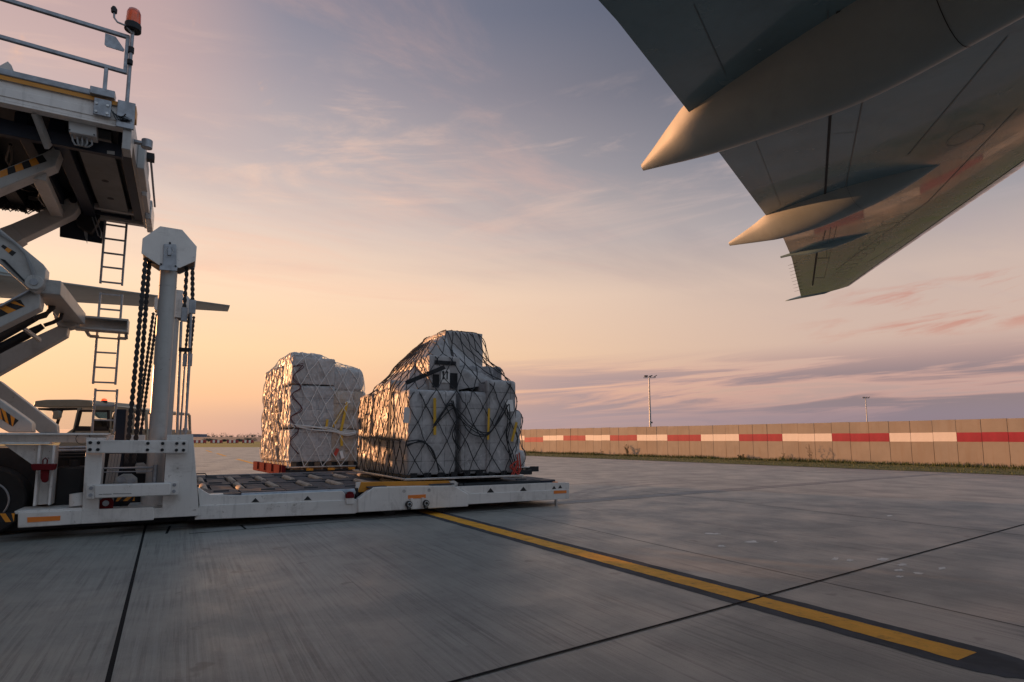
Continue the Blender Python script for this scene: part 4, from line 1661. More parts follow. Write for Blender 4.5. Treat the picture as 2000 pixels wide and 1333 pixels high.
dolly('pallet_dolly', 'pallet dolly with red side guard under the cargo pile beyond the roller deck', (DO.x, DO.y, 0), DRZ, 2.3, 3.1, True)
FP = thing('cargo_pallet', 'cargo pile wrapped in clear film under a pale rope net on the red dolly', 'cargo pallet', (DO.x, DO.y, 0.468), DRZ, group='netted cargo pallets')
FX, FY = 2.12, 3.1
sheet(FP, 0, FX, 0, FY, 0.0, 0.022)
bd = MB()
for k in range(7):
    bd.box(0.1 + k * 0.3, 0.1 + k * 0.3 + 0.14, 0.08, FY - 0.1, 0.03, 0.14)
bd.build('timber_base', M['wood'], FP)
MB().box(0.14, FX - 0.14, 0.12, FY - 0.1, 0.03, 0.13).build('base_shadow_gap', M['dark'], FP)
far = []
spec = [
    (0.05, 1.25, 0.06, 1.05, 0.14, 0.98, 'film_grey', 21, dict()),
    (1.22, 2.22, 0.08, 1.05, 0.14, 0.98, 'film_brown', 22, dict()),
    (0.04, 1.3, 0.08, 1.05, 1.03, 2.12, 'film_grey', 23, dict(amp=0.022)),
    (1.26, 2.24, 0.10, 1.1, 1.0, 2.02, 'film_brown', 24, dict(amp=0.03, lump=0.03)),
    (0.06, 1.28, 0.12, 1.0, 2.16, 2.86, 'film_plain', 25, dict(amp=0.02, r=0.03)),
    (0.14, 1.0, 0.5, 1.9, 2.2, 3.0, 'film_plain', 26, dict(amp=0.02, lump=0.04)),
    (1.24, 2.16, 0.16, 1.2, 2.0, 2.66, 'film_plain', 27, dict(amp=0.05, r=0.14, lump=0.06)),
    (0.04, 1.1, 1.05, 2.05, 0.14, 2.7, 'film_brown', 28, dict(amp=0.05)),
    (0.03, 1.1, 2.05, 3.05, 0.14, 2.68, 'film_brown', 29, dict(amp=0.05)),
    (1.1, 2.2, 1.05, 3.0, 0.14, 2.2, 'film_plain', 30, dict()),
    (0.0, 0.6, 1.0, 1.9, 1.45, 1.75, 'film_brown', 31, dict(amp=0.05)),
]
for sx in spec:
    far.append(bundle(FP, sx[0] * 0.91, sx[1] * 0.91, *sx[2:8], **sx[8])[0])
FD = Drape(far, (0.02, FX - 0.02, 0.02, FY - 0.02, 0.03), 0.3)
net(FP, FD, 23, 10, 0.0098, M['cordpale'], 9, jit=0.12, loose=0.2)
ff = lambda x: perim(FD, x=x)
swag(FP, FD, [(ff(0.05), 0.235), (ff(0.5), 0.232), (ff(1.0), 0.222), (ff(1.5), 0.21), (ff(2.0), 0.222), (ff(2.25), 0.232)], M['cordpale'], 0.012, 31, 6)
swag(FP, FD, [(ff(0.02), 0.56), (ff(0.3), 0.585), (ff(0.03), 0.5), (ff(0.28), 0.46), (ff(0.05), 0.40), (ff(0.3), 0.34), (ff(0.02), 0.27), (ff(0.25), 0.21), (ff(0.03), 0.14), (ff(0.28), 0.07)], M['maroon'], 0.010, 33, 2, 'red_strap')
for k, y in enumerate((0.55, 1.3)):
    ribbon(FP, FD, perim(FD, y=y, side='left'), 0.07, M['cord'], 0.05, 0.5)
FDn = FD


def tape2(dr, x, z0, x1, z1, w, m, name):
    def hit(x, z):
        p = dr.cast(Vector((x, -4, z)), Vector((x, 2, z)), 0.02)
        return p
    a_, b_ = hit(x, z0), hit(x1, z1)
    MB().bar(a_, b_, w, 0.006, (0, -1, 0)).build(name, m, FP)


tape2(FD, 1.35, 0.95, 1.5, 1.72, 0.07, M['tape'], 'warning_tape')
tape2(FD, 1.12, 1.05, 1.4, 1.55, 0.06, M['tape'], 'warning_tape')
tape2(FD, 1.38, 0.55, 1.36, 0.92, 0.07, M['tape'], 'warning_tape')
tape2(FD, 1.95, 0.85, 1.93, 1.22, 0.08, M['tape'], 'warning_tape')
tape2(FD, 0.95, 0.95, 0.98, 1.25, 0.06, M['tape'], 'warning_tape')
tape2(FD, 1.2, 0.30, 1.28, 0.48, 0.09, M['redstrap'], 'cargo_tag')
tape2(FD, 1.36, 0.42, 1.42, 0.22, 0.08, M['paper'], 'cargo_tag')
tape2(FD, 1.45, 1.68, 1.58, 1.75, 0.07, M['paper'], 'cargo_tag')

# --- third load, mostly hidden behind the near one
TO = on_z(1022, 912, 0.5)
tloc = Vector((TO.x, TO.y, 0)) - V * 2.12
dolly('pallet_dolly', 'pallet dolly with dark tow bar half hidden behind the tall netted pile', tloc, ROTZ, 2.3, 2.4, False)
TP = thing('cargo_pallet', 'low rounded cargo pile peeking out behind the right edge of the tall netted pile', 'cargo pallet', tloc + Vector((0, 0, 0.468)), ROTZ, group='netted cargo pallets')
sheet(TP, 0, 2.3, 0, 2.4, 0, 0.022)
third = []
for sx in ((0.1, 2.22, 0.05, 2.3, 0.03, 0.42, 'film_plain', 41, dict(amp=0.05, lump=0.06, r=0.08)), (0.1, 2.1, 0.1, 2.2, 0.40, 1.05, 'film_plain', 42, dict(amp=0.02, lump=0.04)),
           (0.3, 2.2, 0.1, 2.2, 0.95, 1.5, 'film_plain', 43, dict(amp=0.03, r=0.2, lump=0.05))):
    third.append(bundle(TP, *sx[:8], **sx[8])[0])
TD = Drape(third, (0.03, 2.27, 0.03, 2.37, 0.03), 0.6)
net(TP, TD, 18, 6, 0.011, M['cordmix'], 19)

# ------------------------------------------------------------------ cargo loader
# mesh coordinates are in the loader's own frame: x along V, y across (away), z up
def PX2(px, o=0.0):
    return [Lq(x, y, o) for x, y in px]


def lpr(name, pix, o, thick, m, bevel=0.006, parent=None, plane_o=None):
    """outline measured on the plane y=o, given real thickness"""
    mb = MB().prism(PX2(pix, o if plane_o is None else plane_o), o, o + thick)
    return mb.build(name, M[m], parent or LOADER, bevel=bevel)


def pt(px, py, o):
    a, z = Lq(px, py, o)
    return Vector((a, o, z))


def hazard(parent, quad, o, n=5, slant=0.5, first=0, lift=0.004):
    """black and amber stripes on a quad outlined on plane y=o: corners TL, TR, BR, BL"""
    tl, tr, br, bl_ = [Vector((x, z)) for x, z in PX2(quad, o)]
    mb = MB()

    def P(u, v):
        a = tl.lerp(tr, u)
        b = bl_.lerp(br, u)
        q = a.lerp(b, v)
        return q
    w = 1.0 / n
    for k in range(-1, n + 1):
        # a stripe sheared by slant, clipped to the quad
        u0, u1 = k * w, (k + 1) * w
        poly = [(u0 + slant * w, 0), (u1 + slant * w, 0), (u1 - slant * w, 1), (u0 - slant * w, 1)]
        poly = [(min(1, max(0, u)), v) for u, v in poly]
        if poly[1][0] - poly[0][0] < 1e-4 and poly[2][0] - poly[3][0] < 1e-4:
            continue
        pts = [P(u, v) for u, v in poly]
        m = (k + first) % 2
        vs = [(p.x, o - lift, p.y) for p in pts]
        mb.add(vs, [(0, 3, 2, 1)], m)
    return mb.build('hazard_stripes', [M['orange2'], M['black']], parent, smooth=False)


M['orange2'] = mat('amber_stripe', (0.72, 0.27, 0.02), 0.45, var=0.06)


def bolts(parent, pts, o, r=0.018, m='dark', name='bolts', h=0.012):
    mb = MB()
    for (x, y) in pts:
        p = pt(x, y, o)
        mb.cyl(p + Vector((0, -h, 0)), p + Vector((0, 0.01, 0)), r, n=10)
    return mb.build(name, M[m], parent)


FAR = 4.75
M['panelshaded'] = mat('shaded_white_panel', (0.13, 0.14, 0.14), 0.5, var=0.15, dirt=(0.1, 0.1, 0.1), damt=0.5)  # white panel, darkened in its colour for the shade under the platform
# --- low front deck -------------------------------------------------
ch = lpr('chassis_rail', [(389.6, 988), (675, 977.2), (699, 975.5), (699, 1001.6), (692, 1003.6), (380, 1015.6)], 0.04, 0.16, 'white')
up1 = lpr('side_plate', [(386, 952), (389, 953.5), (410, 966.4), (471, 967.6), (668, 959.2), (676.5, 967.6), (678, 977.5), (389.6, 988.5)], 0.07, 0.05, 'white', parent=ch)
for x, y in ((499, 978.5), (601, 974.6)):
    m_ = MB().prism(PX2([(x - 8, y + 3), (x + 7.5, y + 2.6), (x, y - 5.5)], 0.07), 0.066, 0.075)
    m_.build('lashing_hole', M['gap'], up1)
cp = lpr('centre_plate', [(699, 975), (730, 952.4), (745, 951.4), (886.4, 948.8), (915, 965.6), (915, 989.6), (699, 1001.6)], 0.0, 0.14, 'white', bevel=0.012)
bolts(cp, [(789, 959.8), (838, 957.8)], 0.0, 0.028, 'steel', 'lifting_hole', 0.004)
for x, y in ((797.5, 985), (830.7, 983)):
    m_ = MB()
    p = pt(x, y, 0)
    m_.cyl(p + Vector((0, -0.05, 0)), p + Vector((0, 0.02, 0)), 0.052, n=18)
    nz = m_.build('winch_hook', M['black'], cp)
    MB().tube([p + Vector((0.03 * math.cos(t), -0.056, 0.03 * math.sin(t))) for t in [k * math.pi / 8 for k in range(17)]], 0.008, 6).build('ring', M['steel'], nz)
    s_ = 1 if x < 810 else -1
    MB().box(p.x + s_ * 0.05 - 0.02, p.x + s_ * 0.05 + 0.02, -0.02, 0.002, p.z - 0.06, p.z + 0.09).build('bracket', M['white'], nz, bevel=0.004)
    MB().tube([p + Vector((-0.03, -0.04, -0.03)), p + Vector((-0.02, -0.045, -0.075)), p + Vector((0.03, -0.04, -0.07))], 0.015, 8).build('hook', M['black'], nz)
lpr('reflector', [(797, 967.8), (831.7, 966), (831.7, 973), (797, 974.7)], -0.006, 0.008, 'orange', 0.0, cp)
for q in ([(720, 952.2), (736, 947.5), (756, 950.5), (745, 951.5)], [(843, 949.6), (862, 947.4), (888, 948.6), (884, 949)]):
    a_ = PX2(q, 0.02)
    MB().prism([(a_[0][0], 0.455), (a_[2][0], 0.455), (a_[2][0], 0.475), (a_[0][0], 0.47)], 0.03, 0.16).build('tread_plate', M['deck'], cp, bevel=0.003)
rr_ = lpr('chassis_rail', [(905, 956), (920, 965), (1112, 956), (1112, 974.7), (905, 986)], 0.04, 0.16, 'white')
up2 = lpr('side_plate', [(884, 951), (1076, 943.2), (1112, 943.2), (1112, 956.2), (920, 965.2), (905, 960)], 0.07, 0.05, 'white', parent=rr_)
for x, y, r_ in ((958, 959.3, 7), (1022, 956.2, 6.5), (1082, 952.5, 4), (1094, 951, 4)):
    MB().prism(PX2([(x - r_, y + 3.4), (x + r_, y + 2.8), (x, y - r_ * 0.8)], 0.07), 0.066, 0.075).build('lashing_hole', M['gap'], up2)
lpr('reflector', [(1082, 958.8), (1106.5, 958.2), (1106.5, 963.5), (1082, 965)], 0.034, 0.008, 'orange', 0.0, rr_)
ft = pt(1086, 985, 0.12)
MB().cyl((ft.x, 0.12, 0.0), (ft.x, 0.12, 0.16), 0.028).build('support_foot', M['steel'], rr_)
A0, A1 = -2.25, 3.86
# amber side of the lifting deck
am = MB().prism(PX2([(704, 942.5), (882, 939.6), (884, 951), (697, 962)], 0.16), 0.16, 0.26).build('deck_side', M['gold'], LOADER, bevel=0.004)
wp = MB().prism(PX2([(696, 943), (705, 942.3), (699, 960), (694, 962)], 0.155), 0.155, 0.2).build('deck_corner', M['white'], am, bevel=0.004)
MB().prism(PX2([(877, 940), (888, 939.4), (903, 949), (884, 950.6)], 0.155), 0.155, 0.2).build('deck_corner', M['white'], am, bevel=0.004)
# edge rollers
p0, p1 = pt(472, 955, 0.14), pt(692, 952, 0.14)
zr = 0.385
er = MB().cyl((p0.x, 0.145, zr), (p1.x, 0.145, zr), 0.066, n=24).build('edge_roller', M['galv'], LOADER)
MB().cyl((p1.x, 0.145, zr), (p1.x + 0.05, 0.145, zr), 0.03).build('axle', M['steel'], er)
MB().box(p1.x + 0.02, p1.x + 0.05, 0.1, 0.2, zr - 0.05, zr + 0.07).build('roller_bracket', M['dark'], er)
p2, p3 = pt(437, 952, 0.14), pt(471, 952, 0.14)
MB().box(p2.x, p3.x, 0.10, 0.24, 0.37, 0.45).build('edge_guard', M['navy'], LOADER, bevel=0.006)
MB().box(pt(394, 955, 0.14).x, p2.x, 0.11, 0.24, 0.34, 0.45).build('edge_block', M['white'], LOADER, bevel=0.006)
p4, p5 = pt(905, 946, 0.14), pt(1054, 940, 0.14)
zr2 = 0.415
er2 = MB().cyl((p4.x, 0.15, zr2), (p5.x, 0.15, zr2), 0.052, n=24).build('edge_roller', M['dark'], LOADER)
MB().cyl((p4.x - 0.09, 0.15, zr2), (p4.x - 0.02, 0.15, zr2), 0.05, n=16).build('roller_end', M['black'], er2)
MB().box(p5.x + 0.01, p5.x + 0.26, 0.1, 0.26, 0.39, 0.46).build('edge_guard', M['navy'], LOADER, bevel=0.008)
# front bumper end
fb = MB()
fb.box(A1 - 0.10, A1, 0.2, FAR - 0.2, 0.14, 0.36)
fb.build('front_beam', M['white'], LOADER, bevel=0.008)
MB().tube([(A1 - 0.22, 0.1, 0.40), (A1 - 0.05, 0.09, 0.40), (A1, 0.1, 0.36), (A1 + 0.01, 0.1, 0.30)], 0.012, 6).build('hand_loop', M['steel'], LOADER)
MB().box(A1 - 0.34, A1 - 0.2, 0.1, 0.18, 0.40, 0.425).build('edge_marker', M['orange'], LOADER)
MB().box(A0, A1 - 0.5, 0.55, FAR - 0.3, 0.05, 0.29).build('underside_sun_block', M['dark'], LOADER)  # added block that keeps the low sun from shining through beneath
MB().box(-5.2, A0, 0.75, FAR - 0.3, 0.04, 0.20).build('underside_sun_block', M['dark'], LOADER)  # same added sun block under the left part
# far side rail, whole deck pan
MB().box(A0 - 0.2, A1, FAR - 0.18, FAR, 0.12, 0.44).build('chassis_rail', M['white'], LOADER, bevel=0.008)
dk = MB()
dk.box(A0, A1 - 0.12, 0.24, FAR - 0.18, 0.30, 0.40)
deck = dk.build('roller_deck', M['deck'], LOADER)
# raised plate strips between which the rollers sit
strips = MB()
ybands = [(0.26, 0.92), (2.02, 2.62), (3.72, FAR - 0.2)]
for y0, y1 in ybands:
    x = A0 + 0.02
    k = 0
    while x < A1 - 0.2:
        x1 = min(x + 0.62, A1 - 0.14)
        strips.box(x, x1 - 0.012, y0, y1, 0.40, 0.452 + 0.002 * (k % 2))
        x = x1
        k += 1
for y0, y1 in ((0.92, 2.02), (2.62, 3.72)):
    x = A0 + 0.30
    while x < A1 - 0.3:
        strips.box(x, x + 0.30, y0 + 0.008, y1 - 0.008, 0.40, 0.440)
        x += 0.5
strips.build('deck_plates', M['deck'], deck, bevel=0.005)
tr = MB()
x = A0 + 0.02
MB().box(A0, A1 - 0.2, FAR - 0.19, FAR - 0.1, 0.44, 0.475).build('edge_guide', M['galv'], deck)
rnum = 0
x = A0 + 0.20
while x < A1 - 0.25:
    for y0, y1 in ((0.94, 2.0), (2.64, 3.7)):
        rb = MB()
        n = 26
        pts = [(x, y0 + (y1 - y0) * k / n, 0.428) for k in range(n + 1)]
        rb.tube(pts, [0.056 if k % 2 else 0.046 for k in range(n + 1)], 14)
        r_ = rb.build('deck_roller', M['rollersteel'], deck, angle=60)
        rnum += 1
    x += 0.5
# clusters of small castor wheels let into the plates
for y0 in (0.5, 2.3, 3.95, 4.3):
    x = A0 + 0.3
    while x < A1 - 0.3:
        MB().cyl((x, y0, 0.442), (x + 0.2, y0, 0.442), 0.03, n=12).build('castor_wheel', M['black'], deck)
        x += 0.62
MB().tube([(A0 + 0.02, FAR - 0.5, 0.43), (A0 + 0.04, FAR - 0.5, 0.52), (A0 + 0.3, FAR - 0.5, 0.52), (A0 + 0.36, FAR - 0.5, 0.43)], 0.012, 6).build('lift_handle', M['black'], deck)
# red lock
lk = lpr('lock_block', [(676, 966), (692, 965), (692, 973), (676.5, 974)], 0.0, 0.06, 'red', 0.006)
MB().prism(PX2([(677.5, 966.5), (679, 962), (684, 960.5), (690, 962), (691, 966)], 0.01), 0.01, 0.04).build('lock_eye', M['red'], lk, bevel=0.004)
lpr('lock_seat', [(676, 973.5), (692, 972.5), (692, 984.5), (676.5, 985.5)], 0.01, 0.05, 'white', 0.004, lk)
# small wheels under the deck
for x, y in ((758, 1000), (858, 995)):
    p = pt(x, y, 0.3)
    MB().cyl((p.x, 0.22, 0.14), (p.x, 0.42, 0.14), 0.14, n=24).build('castor', M['tyre'], LOADER)
    MB().cyl((p.x, FAR - 0.42, 0.14), (p.x, FAR - 0.22, 0.14), 0.14, n=24).build('castor', M['tyre'], LOADER)

# --- mast frame on the left ------------------------------------------
lb = lpr('outrigger_box', [(35, 1002), (160, 996), (158, 1024), (34, 1032)], -0.03, 0.42, 'white', 0.01)
lpr('reflector', [(53, 1011), (118, 1008), (117.3, 1017), (53.5, 1021)], -0.036, 0.008, 'orange', 0.0, lb)
lpr('mast_sill', [(158, 996.3), (300, 991), (300, 1016), (158, 1024)], -0.01, 0.3, 'white', 0.006)
pl_ = lpr('mast_post', [(167, 884), (201, 883), (196, 940), (193, 996.5), (160.5, 996.5), (164, 930)], 0.0, 0.28, 'white', 0.006)
lpr('post_cap', [(168, 855), (206, 856), (206, 862), (168, 861)], 0.02, 0.26, 'white', 0.004, pl_)
rp = lpr('mast_post', [(326, 850), (377, 849), (381.6, 903), (389, 1008), (295, 1013), (295, 994), (317, 992), (324, 886)], 0.01, 0.30, 'white', 0.006)
MB().prism(PX2([(1563 / 4.1667, 730 + 1112 / 4.1667), (1597 / 4.1667, 730 + 1107 / 4.1667), (1590 / 4.1667, 730 + 1113 / 4.1667)], 0.01), 0.006, 0.012).build('drain_slot', M['gap'], rp)
bm1 = lpr('cross_beam', [(168, 860), (366, 861), (366, 885.5), (168, 885.5)], -0.08, 0.07, 'white', 0.008)
bolts(bm1, [(176.5, 865), (192.5, 865.3), (175.8, 878.6), (191.2, 878.6), (289, 866.3), (317.8, 866.6), (288, 879.2), (316.8, 879.2), (345.4, 866.7), (359, 866.7), (344.6, 879.6), (358.3, 879.6)], -0.08, 0.020, 'dark')
lbm = lpr('lower_beam', [(184, 948), (333.6, 943.6), (333.6, 967.6), (184, 974)], -0.11, 0.16, 'white', 0.012)
lpr('end_flange', [(168, 949), (184.5, 947.5), (184.5, 975), (168.5, 974)], -0.10, 0.10, 'white', 0.004, lbm)
lpr('end_flange', [(333.4, 943), (348.5, 942), (348.5, 966.5), (333.4, 967.5)], -0.10, 0.11, 'white', 0.004, lbm)
bolts(lbm, [(178, 954), (177, 967.5), (340.5, 947.5), (339.5, 960)], -0.10, 0.022, 'galv')
# stencilled marks, worn
mk = MB()
for (x0, x1, y) in ((193, 200, 966.6), (201, 218, 966), (221, 257, 965.2)):
    mk.prism(PX2([(x0, y - 0.7), (x1, y - 0.9), (x1, y), (x0, y + 0.2)], -0.11), -0.113, -0.109)
mk.build('stencil_mark', M['dark'], lbm, smooth=False)

def lean_tube(p_top, p_bot, o, r0, r1, m, name='mast_tube', n=28, parent=None):
    a, b_ = pt(*p_top, o), pt(*p_bot, o)
    return MB().tube([b_, a], [r1, r0], n).build(name, M[m], parent or LOADER)


MO = 0.42
t_top, t_bot = pt(327, 531, MO), pt(302, 978, MO)
xm = (t_top.x + t_bot.x) / 2
rm = 0.108
mt = MB().cyl((xm, MO, t_bot.z), (xm, MO, t_top.z), rm, n=32).build('mast_tube', M['arm'], LOADER)
MB().cyl((xm, MO, t_top.z), (xm, MO, t_top.z + 0.12), rm * 0.8, n=28).build('piston_rod', M['steel'], mt)
MB().cyl((xm, MO, t_top.z - 0.22), (xm, MO, t_top.z - 0.215), rm + 0.004, n=32).build('tube_seam', M['arm'], mt)
MB().cyl((xm, MO, t_bot.z - 0.06), (xm, MO, t_bot.z + 0.09), rm * 1.35, n=28).build('mast_foot', M['white'], mt)
MB().box(xm - 0.28, xm + 0.25, 0.2, 0.7, t_bot.z - 0.1, t_bot.z - 0.04).build('foot_plate', M['white'], mt, bevel=0.008)


def octagon(cx, cz, o, sc, parent, detail):
    px = [(313, 442), (356, 449), (384.5, 482), (382, 510), (351, 523.6), (309.6, 517.6), (276, 495), (278.4, 466)]
    q = PX2(px, MO - 0.16)
    mx, mz = sum(a for a, z in q) / 8, sum(z for a, z in q) / 8
    q = [(cx + (a - mx) * sc, cz + (z - mz) * sc) for a, z in q]
    oc = MB().prism(q, o - 0.16, o - 0.145).build('chain_cover', M['white'], parent, bevel=0.004)
    q2 = [(cx + (a - cx) * 0.97, cz + (z - cz) * 0.97) for a, z in q]
    MB().prism(q2, o - 0.145, o + 0.2).build('cover_body', M['dark'], oc, bevel=0.006)
    MB().prism(q, o + 0.2, o + 0.215).build('cover_back', M['white'], oc, bevel=0.004)
    if detail:
        MB().prism(PX2([(320, 477), (344, 478), (344.5, 519), (347, 521), (346, 530), (311, 527.5), (311.5, 520), (318, 516.6)], MO - 0.17), o - 0.18, o - 0.162).build('axle_bracket', M['galv'], oc, bevel=0.004)
        p = pt(331, 490, MO - 0.18)
        MB().tube([p + Vector((0.045 * math.cos(t), -0.005, 0.045 * math.sin(t))) for t in [k * math.pi / 10 for k in range(21)]], 0.004, 5).build('ring', M['steel'], oc)
        MB().box(p.x - 0.022, p.x + 0.022, o - 0.2, o - 0.18, p.z - 0.07, p.z + 0.06).build('lock_bar', M['galv'], oc, bevel=0.004)
        bolts(oc, [(332, 475), (314.5, 516.5), (343, 520.5), (331.5, 484), (331, 492)], MO - 0.18, 0.013, 'dark')
    return (mx, mz)


q = PX2([(313, 442), (356, 449), (384.5, 482), (382, 510), (351, 523.6), (309.6, 517.6), (276, 495), (278.4, 466)], MO - 0.16)
OCX, OCZ = sum(a for a, z in q) / 8, sum(z for a, z in q) / 8
octagon(OCX, OCZ, MO, 1.0, LOADER, True)
MF = FAR - 0.42
mt2 = MB().cyl((xm, MF, 0.25), (xm, MF, t_top.z), rm, n=32).build('mast_tube', M['arm'], LOADER)
MB().cyl((xm, MF, t_top.z), (xm, MF, t_top.z + 0.12), rm * 0.8, n=28).build('piston_rod', M['steel'], mt2)
octagon(OCX, OCZ, MF, 1.0, LOADER, False)


def chain(p_top, p_bot, o, r=0.030, name='lift_chain'):
    """leaf chain: alternating narrow and wide links"""
    a, b_ = pt(*p_top, o), pt(*p_bot, o)
    return chain3(a, b_, r, name)


def chain3(a, b_, r, name='lift_chain'):
    a, b_ = Vector(a), Vector(b_)
    n = max(6, int((a - b_).length / 0.085))
    mb = MB()
    d = (b_ - a) / n
    for k in range(n):
        c = a + d * (k + 0.5)
        # pair of waisted plates
        pts, rad = [], []
        for f, rr in ((-0.5, 1.0), (-0.25, 0.85), (0, 0.55), (0.25, 0.85), (0.5, 1.0)):
            pts.append(c + d * f)
            rad.append(r * rr)
        ring = []
        for p, rr in zip(pts, rad):
            ring.append([p + Vector((-rr, -0.025, 0)), p + Vector((rr, -0.025, 0)), p + Vector((rr, 0.025, 0)), p + Vector((-rr, 0.025, 0))])
        mb.loft(ring)
        mb.cyl(a + d * k + Vector((0, -0.036, 0)), a + d * k + Vector((0, 0.036, 0)), r * 0.55, n=8)
    return mb.build(name, M['chain'], LOADER, smooth=False)


for o_, dz_ in ((MO, 0.0),):
    chain((284.5, 506), (246.5, 905), MO - 0.06)
    chain((292, 510), (262, 905), MO + 0.06)
    chain((365, 524), (360, 600), MO + 0.05, 0.028)
    chain((376, 524), (376, 586), MO - 0.05, 0.028)
for (x0, y0, x1, y1, o_) in ((354.5, 601, 365.5, 629, MO + 0.05), (370, 586, 381.6, 613.6, MO - 0.05)):
    a_, b_ = pt(x0, y0, o_), pt(x1, y1, o_)
    MB().box(a_.x, b_.x, o_ - 0.03, o_ + 0.03, b_.z, a_.z).build('chain_anchor', M['galv'], LOADER, bevel=0.006)
r1 = lean_tube((354, 629), (345.5, 846), MO + 0.05, 0.019, 0.019, 'galv', 'tie_rod', 10)
r2 = lean_tube((373.3, 613), (361.8, 846), MO - 0.05, 0.019, 0.019, 'galv', 'tie_rod', 10)
p = pt(361.5, 841, MO - 0.05)
MB().cyl((p.x, MO - 0.05, p.z - 0.04), (p.x, MO - 0.05, p.z + 0.03), 0.034, n=6).build('rod_nut', M['galv'], r2)
a_, b_ = pt(349, 684, MO + 0.05), pt(375.5, 684, MO + 0.05)
MB().box(a_.x, b_.x, MO - 0.08, MO + 0.08, a_.z - 0.02, a_.z + 0.02).build('rod_clamp', M['dark'], r1)
# far mast chains
for dx_, o_ in ((-0.34, -0.05), (-0.28, 0.06)):
    chain3((OCX + dx_, MF + o_, OCZ - 0.2), (OCX + dx_ - 0.16, MF + o_, 0.8), 0.030)
for dx_, o_ in ((0.27, 0.05), (0.36, -0.05)):
    chain3((OCX + dx_, MF + o_, OCZ - 0.2), (OCX + dx_ - 0.02, MF + o_, OCZ - 0.95), 0.028)
    MB().box(OCX + dx_ - 0.06, OCX + dx_ + 0.02, MF + o_ - 0.03, MF + o_ + 0.03, OCZ - 1.2, OCZ - 0.95).build('chain_anchor', M['galv'], LOADER, bevel=0.006)
    MB().cyl((OCX + dx_ - 0.02, MF + o_, 1.1), (OCX + dx_ - 0.02, MF + o_, OCZ - 1.2), 0.019, n=10).build('tie_rod', M['galv'], LOADER)
MB().box(xm - 0.5, xm + 0.28, MF - 0.3, MF + 0.3, 0.2, 0.9).build('far_mast_base', M['white'], LOADER, bevel=0.01)
# dark upright guard beside the chains
MB().box(*sorted((pt(229, 820, 0.9).x, pt(248, 820, 0.9).x)), 0.7, 1.1, 0.25, pt(240, 801, 0.9).z).build('chain_guard', M['navy'], LOADER, bevel=0.006)
# small things inside the mast frame
sv = MB()
a_, b_ = pt(202, 915, 0.18), pt(300, 915, 0.18)
sv.cyl(a_, (b_.x, 0.18, a_.z), 0.012, n=8)
sv.cyl((a_.x, 0.18, a_.z - 0.05), (b_.x, 0.18, a_.z - 0.05), 0.007, n=8)
sv.cyl((b_.x + 0.02, 0.18, a_.z - 0.22), (b_.x + 0.02, 0.18, a_.z + 0.03), 0.03, n=12)
sv.build('hydraulic_valve', M['galv'], LOADER)
lpr('lever_plate', [(225, 945), (226, 934), (240, 926), (257, 926), (268, 934), (268, 945)], 0.25, 0.03, 'arm', 0.004)
bolts(LOADER, [(237.5, 937), (257, 940)], 0.25, 0.045, 'galv', 'pulley', 0.03)
lpr('lever_plate', [(263, 912), (266, 905), (280, 904), (287, 910), (288, 925), (266, 925)], 0.6, 0.03, 'arm', 0.004)
red_ = MB()
p = pt(207, 983, 0.05)
for k in range(1):
    red_.cyl((p.x, 0.03, p.z), (p.x, 0.12, p.z), 0.075, n=20)
    red_.box(p.x - 0.075, p.x + 0.075, 0.03, 0.12, p.z - 0.07, p.z)
rd = red_.build('towing_eye', M['red'], LOADER, bevel=0.006)
MB().cyl((p.x, 0.015, p.z), (p.x, 0.03, p.z), 0.035, n=16).build('pin', M['galv'], rd)
hz = lpr('warning_plate', [(225, 971), (264, 970), (264, 979), (225, 980)], 0.2, 0.01, 'dark', 0.0)
hazard(hz, [(226, 971), (263, 970), (263, 978.5), (226, 979.5)], 0.2, 4, 0.5)
cyl_ = lean_tube((150, 964), (151, 987), 0.12, 0.075, 0.085, 'white', 'filter_canister', 20)
MB().box(-3.45, -2.3, 0.75, 0.85, 0.2, 1.1).build('frame_backing', M['dark'], LOADER)
for k in range(4):
    x = pt(205 + k * 6, 930, 0.7).x
    MB().bar((x, 0.7, 0.35), (x + 0.05, 0.7, 1.0), 0.03, 0.03).build('guard_bar', M['arm'], LOADER)

# --- main chassis to the left ----------------------------------------
ib = MB()
zt, zb = pt(100, 846, 0.25).z, pt(100, 868, 0.25).z
xr = pt(213, 850, 0.25).x
xl = -8.6
ib.box(xl, xr, 0.18, 0.48, zt - 0.025, zt)
ib.box(xl, xr, 0.31, 0.34, zb + 0.025, zt - 0.025)
ib.box(xl, xr - 0.6, 0.18, 0.48, zb, zb + 0.025)
ibo = ib.build('main_beam', M['white'], LOADER, bevel=0.004)
MB().tube([(pt(162, 858, 0.3).x + 0.075 * math.cos(t), 0.305, (zt + zb) / 2 + 0.075 * math.sin(t)) for t in [k * math.pi / 10 for k in range(21)]], 0.003, 4).build('beam_hole', M['gap'], ibo)
ib = MB().box(xl, xr + 0.2, FAR - 0.5, FAR - 0.2, zb, zt)
ib.build('main_beam', M['white'], LOADER, bevel=0.006)
lpr('gusset_plate', [(8, 869), (78, 869.5), (73, 912), (60, 906)], 0.30, 0.03, 'white', 0.003)
col_ = MB()
w_ = PX2([(77, 869), (110, 870), (100, 986), (66, 988)], 0.26)
col_.prism([w_[0], (w_[0][0] + 0.025, w_[0][1]), (w_[3][0] + 0.025, w_[3][1]), w_[3]], 0.2, 0.46)
col_.prism([(w_[1][0] - 0.025, w_[1][1]), w_[1], w_[2], (w_[2][0] - 0.025, w_[2][1])], 0.2, 0.46)
col_.prism([(w_[0][0] + 0.025, w_[0][1]), (w_[1][0] - 0.025, w_[1][1]), (w_[2][0] - 0.025, w_[2][1]), (w_[3][0] + 0.025, w_[3][1])], 0.34, 0.36)
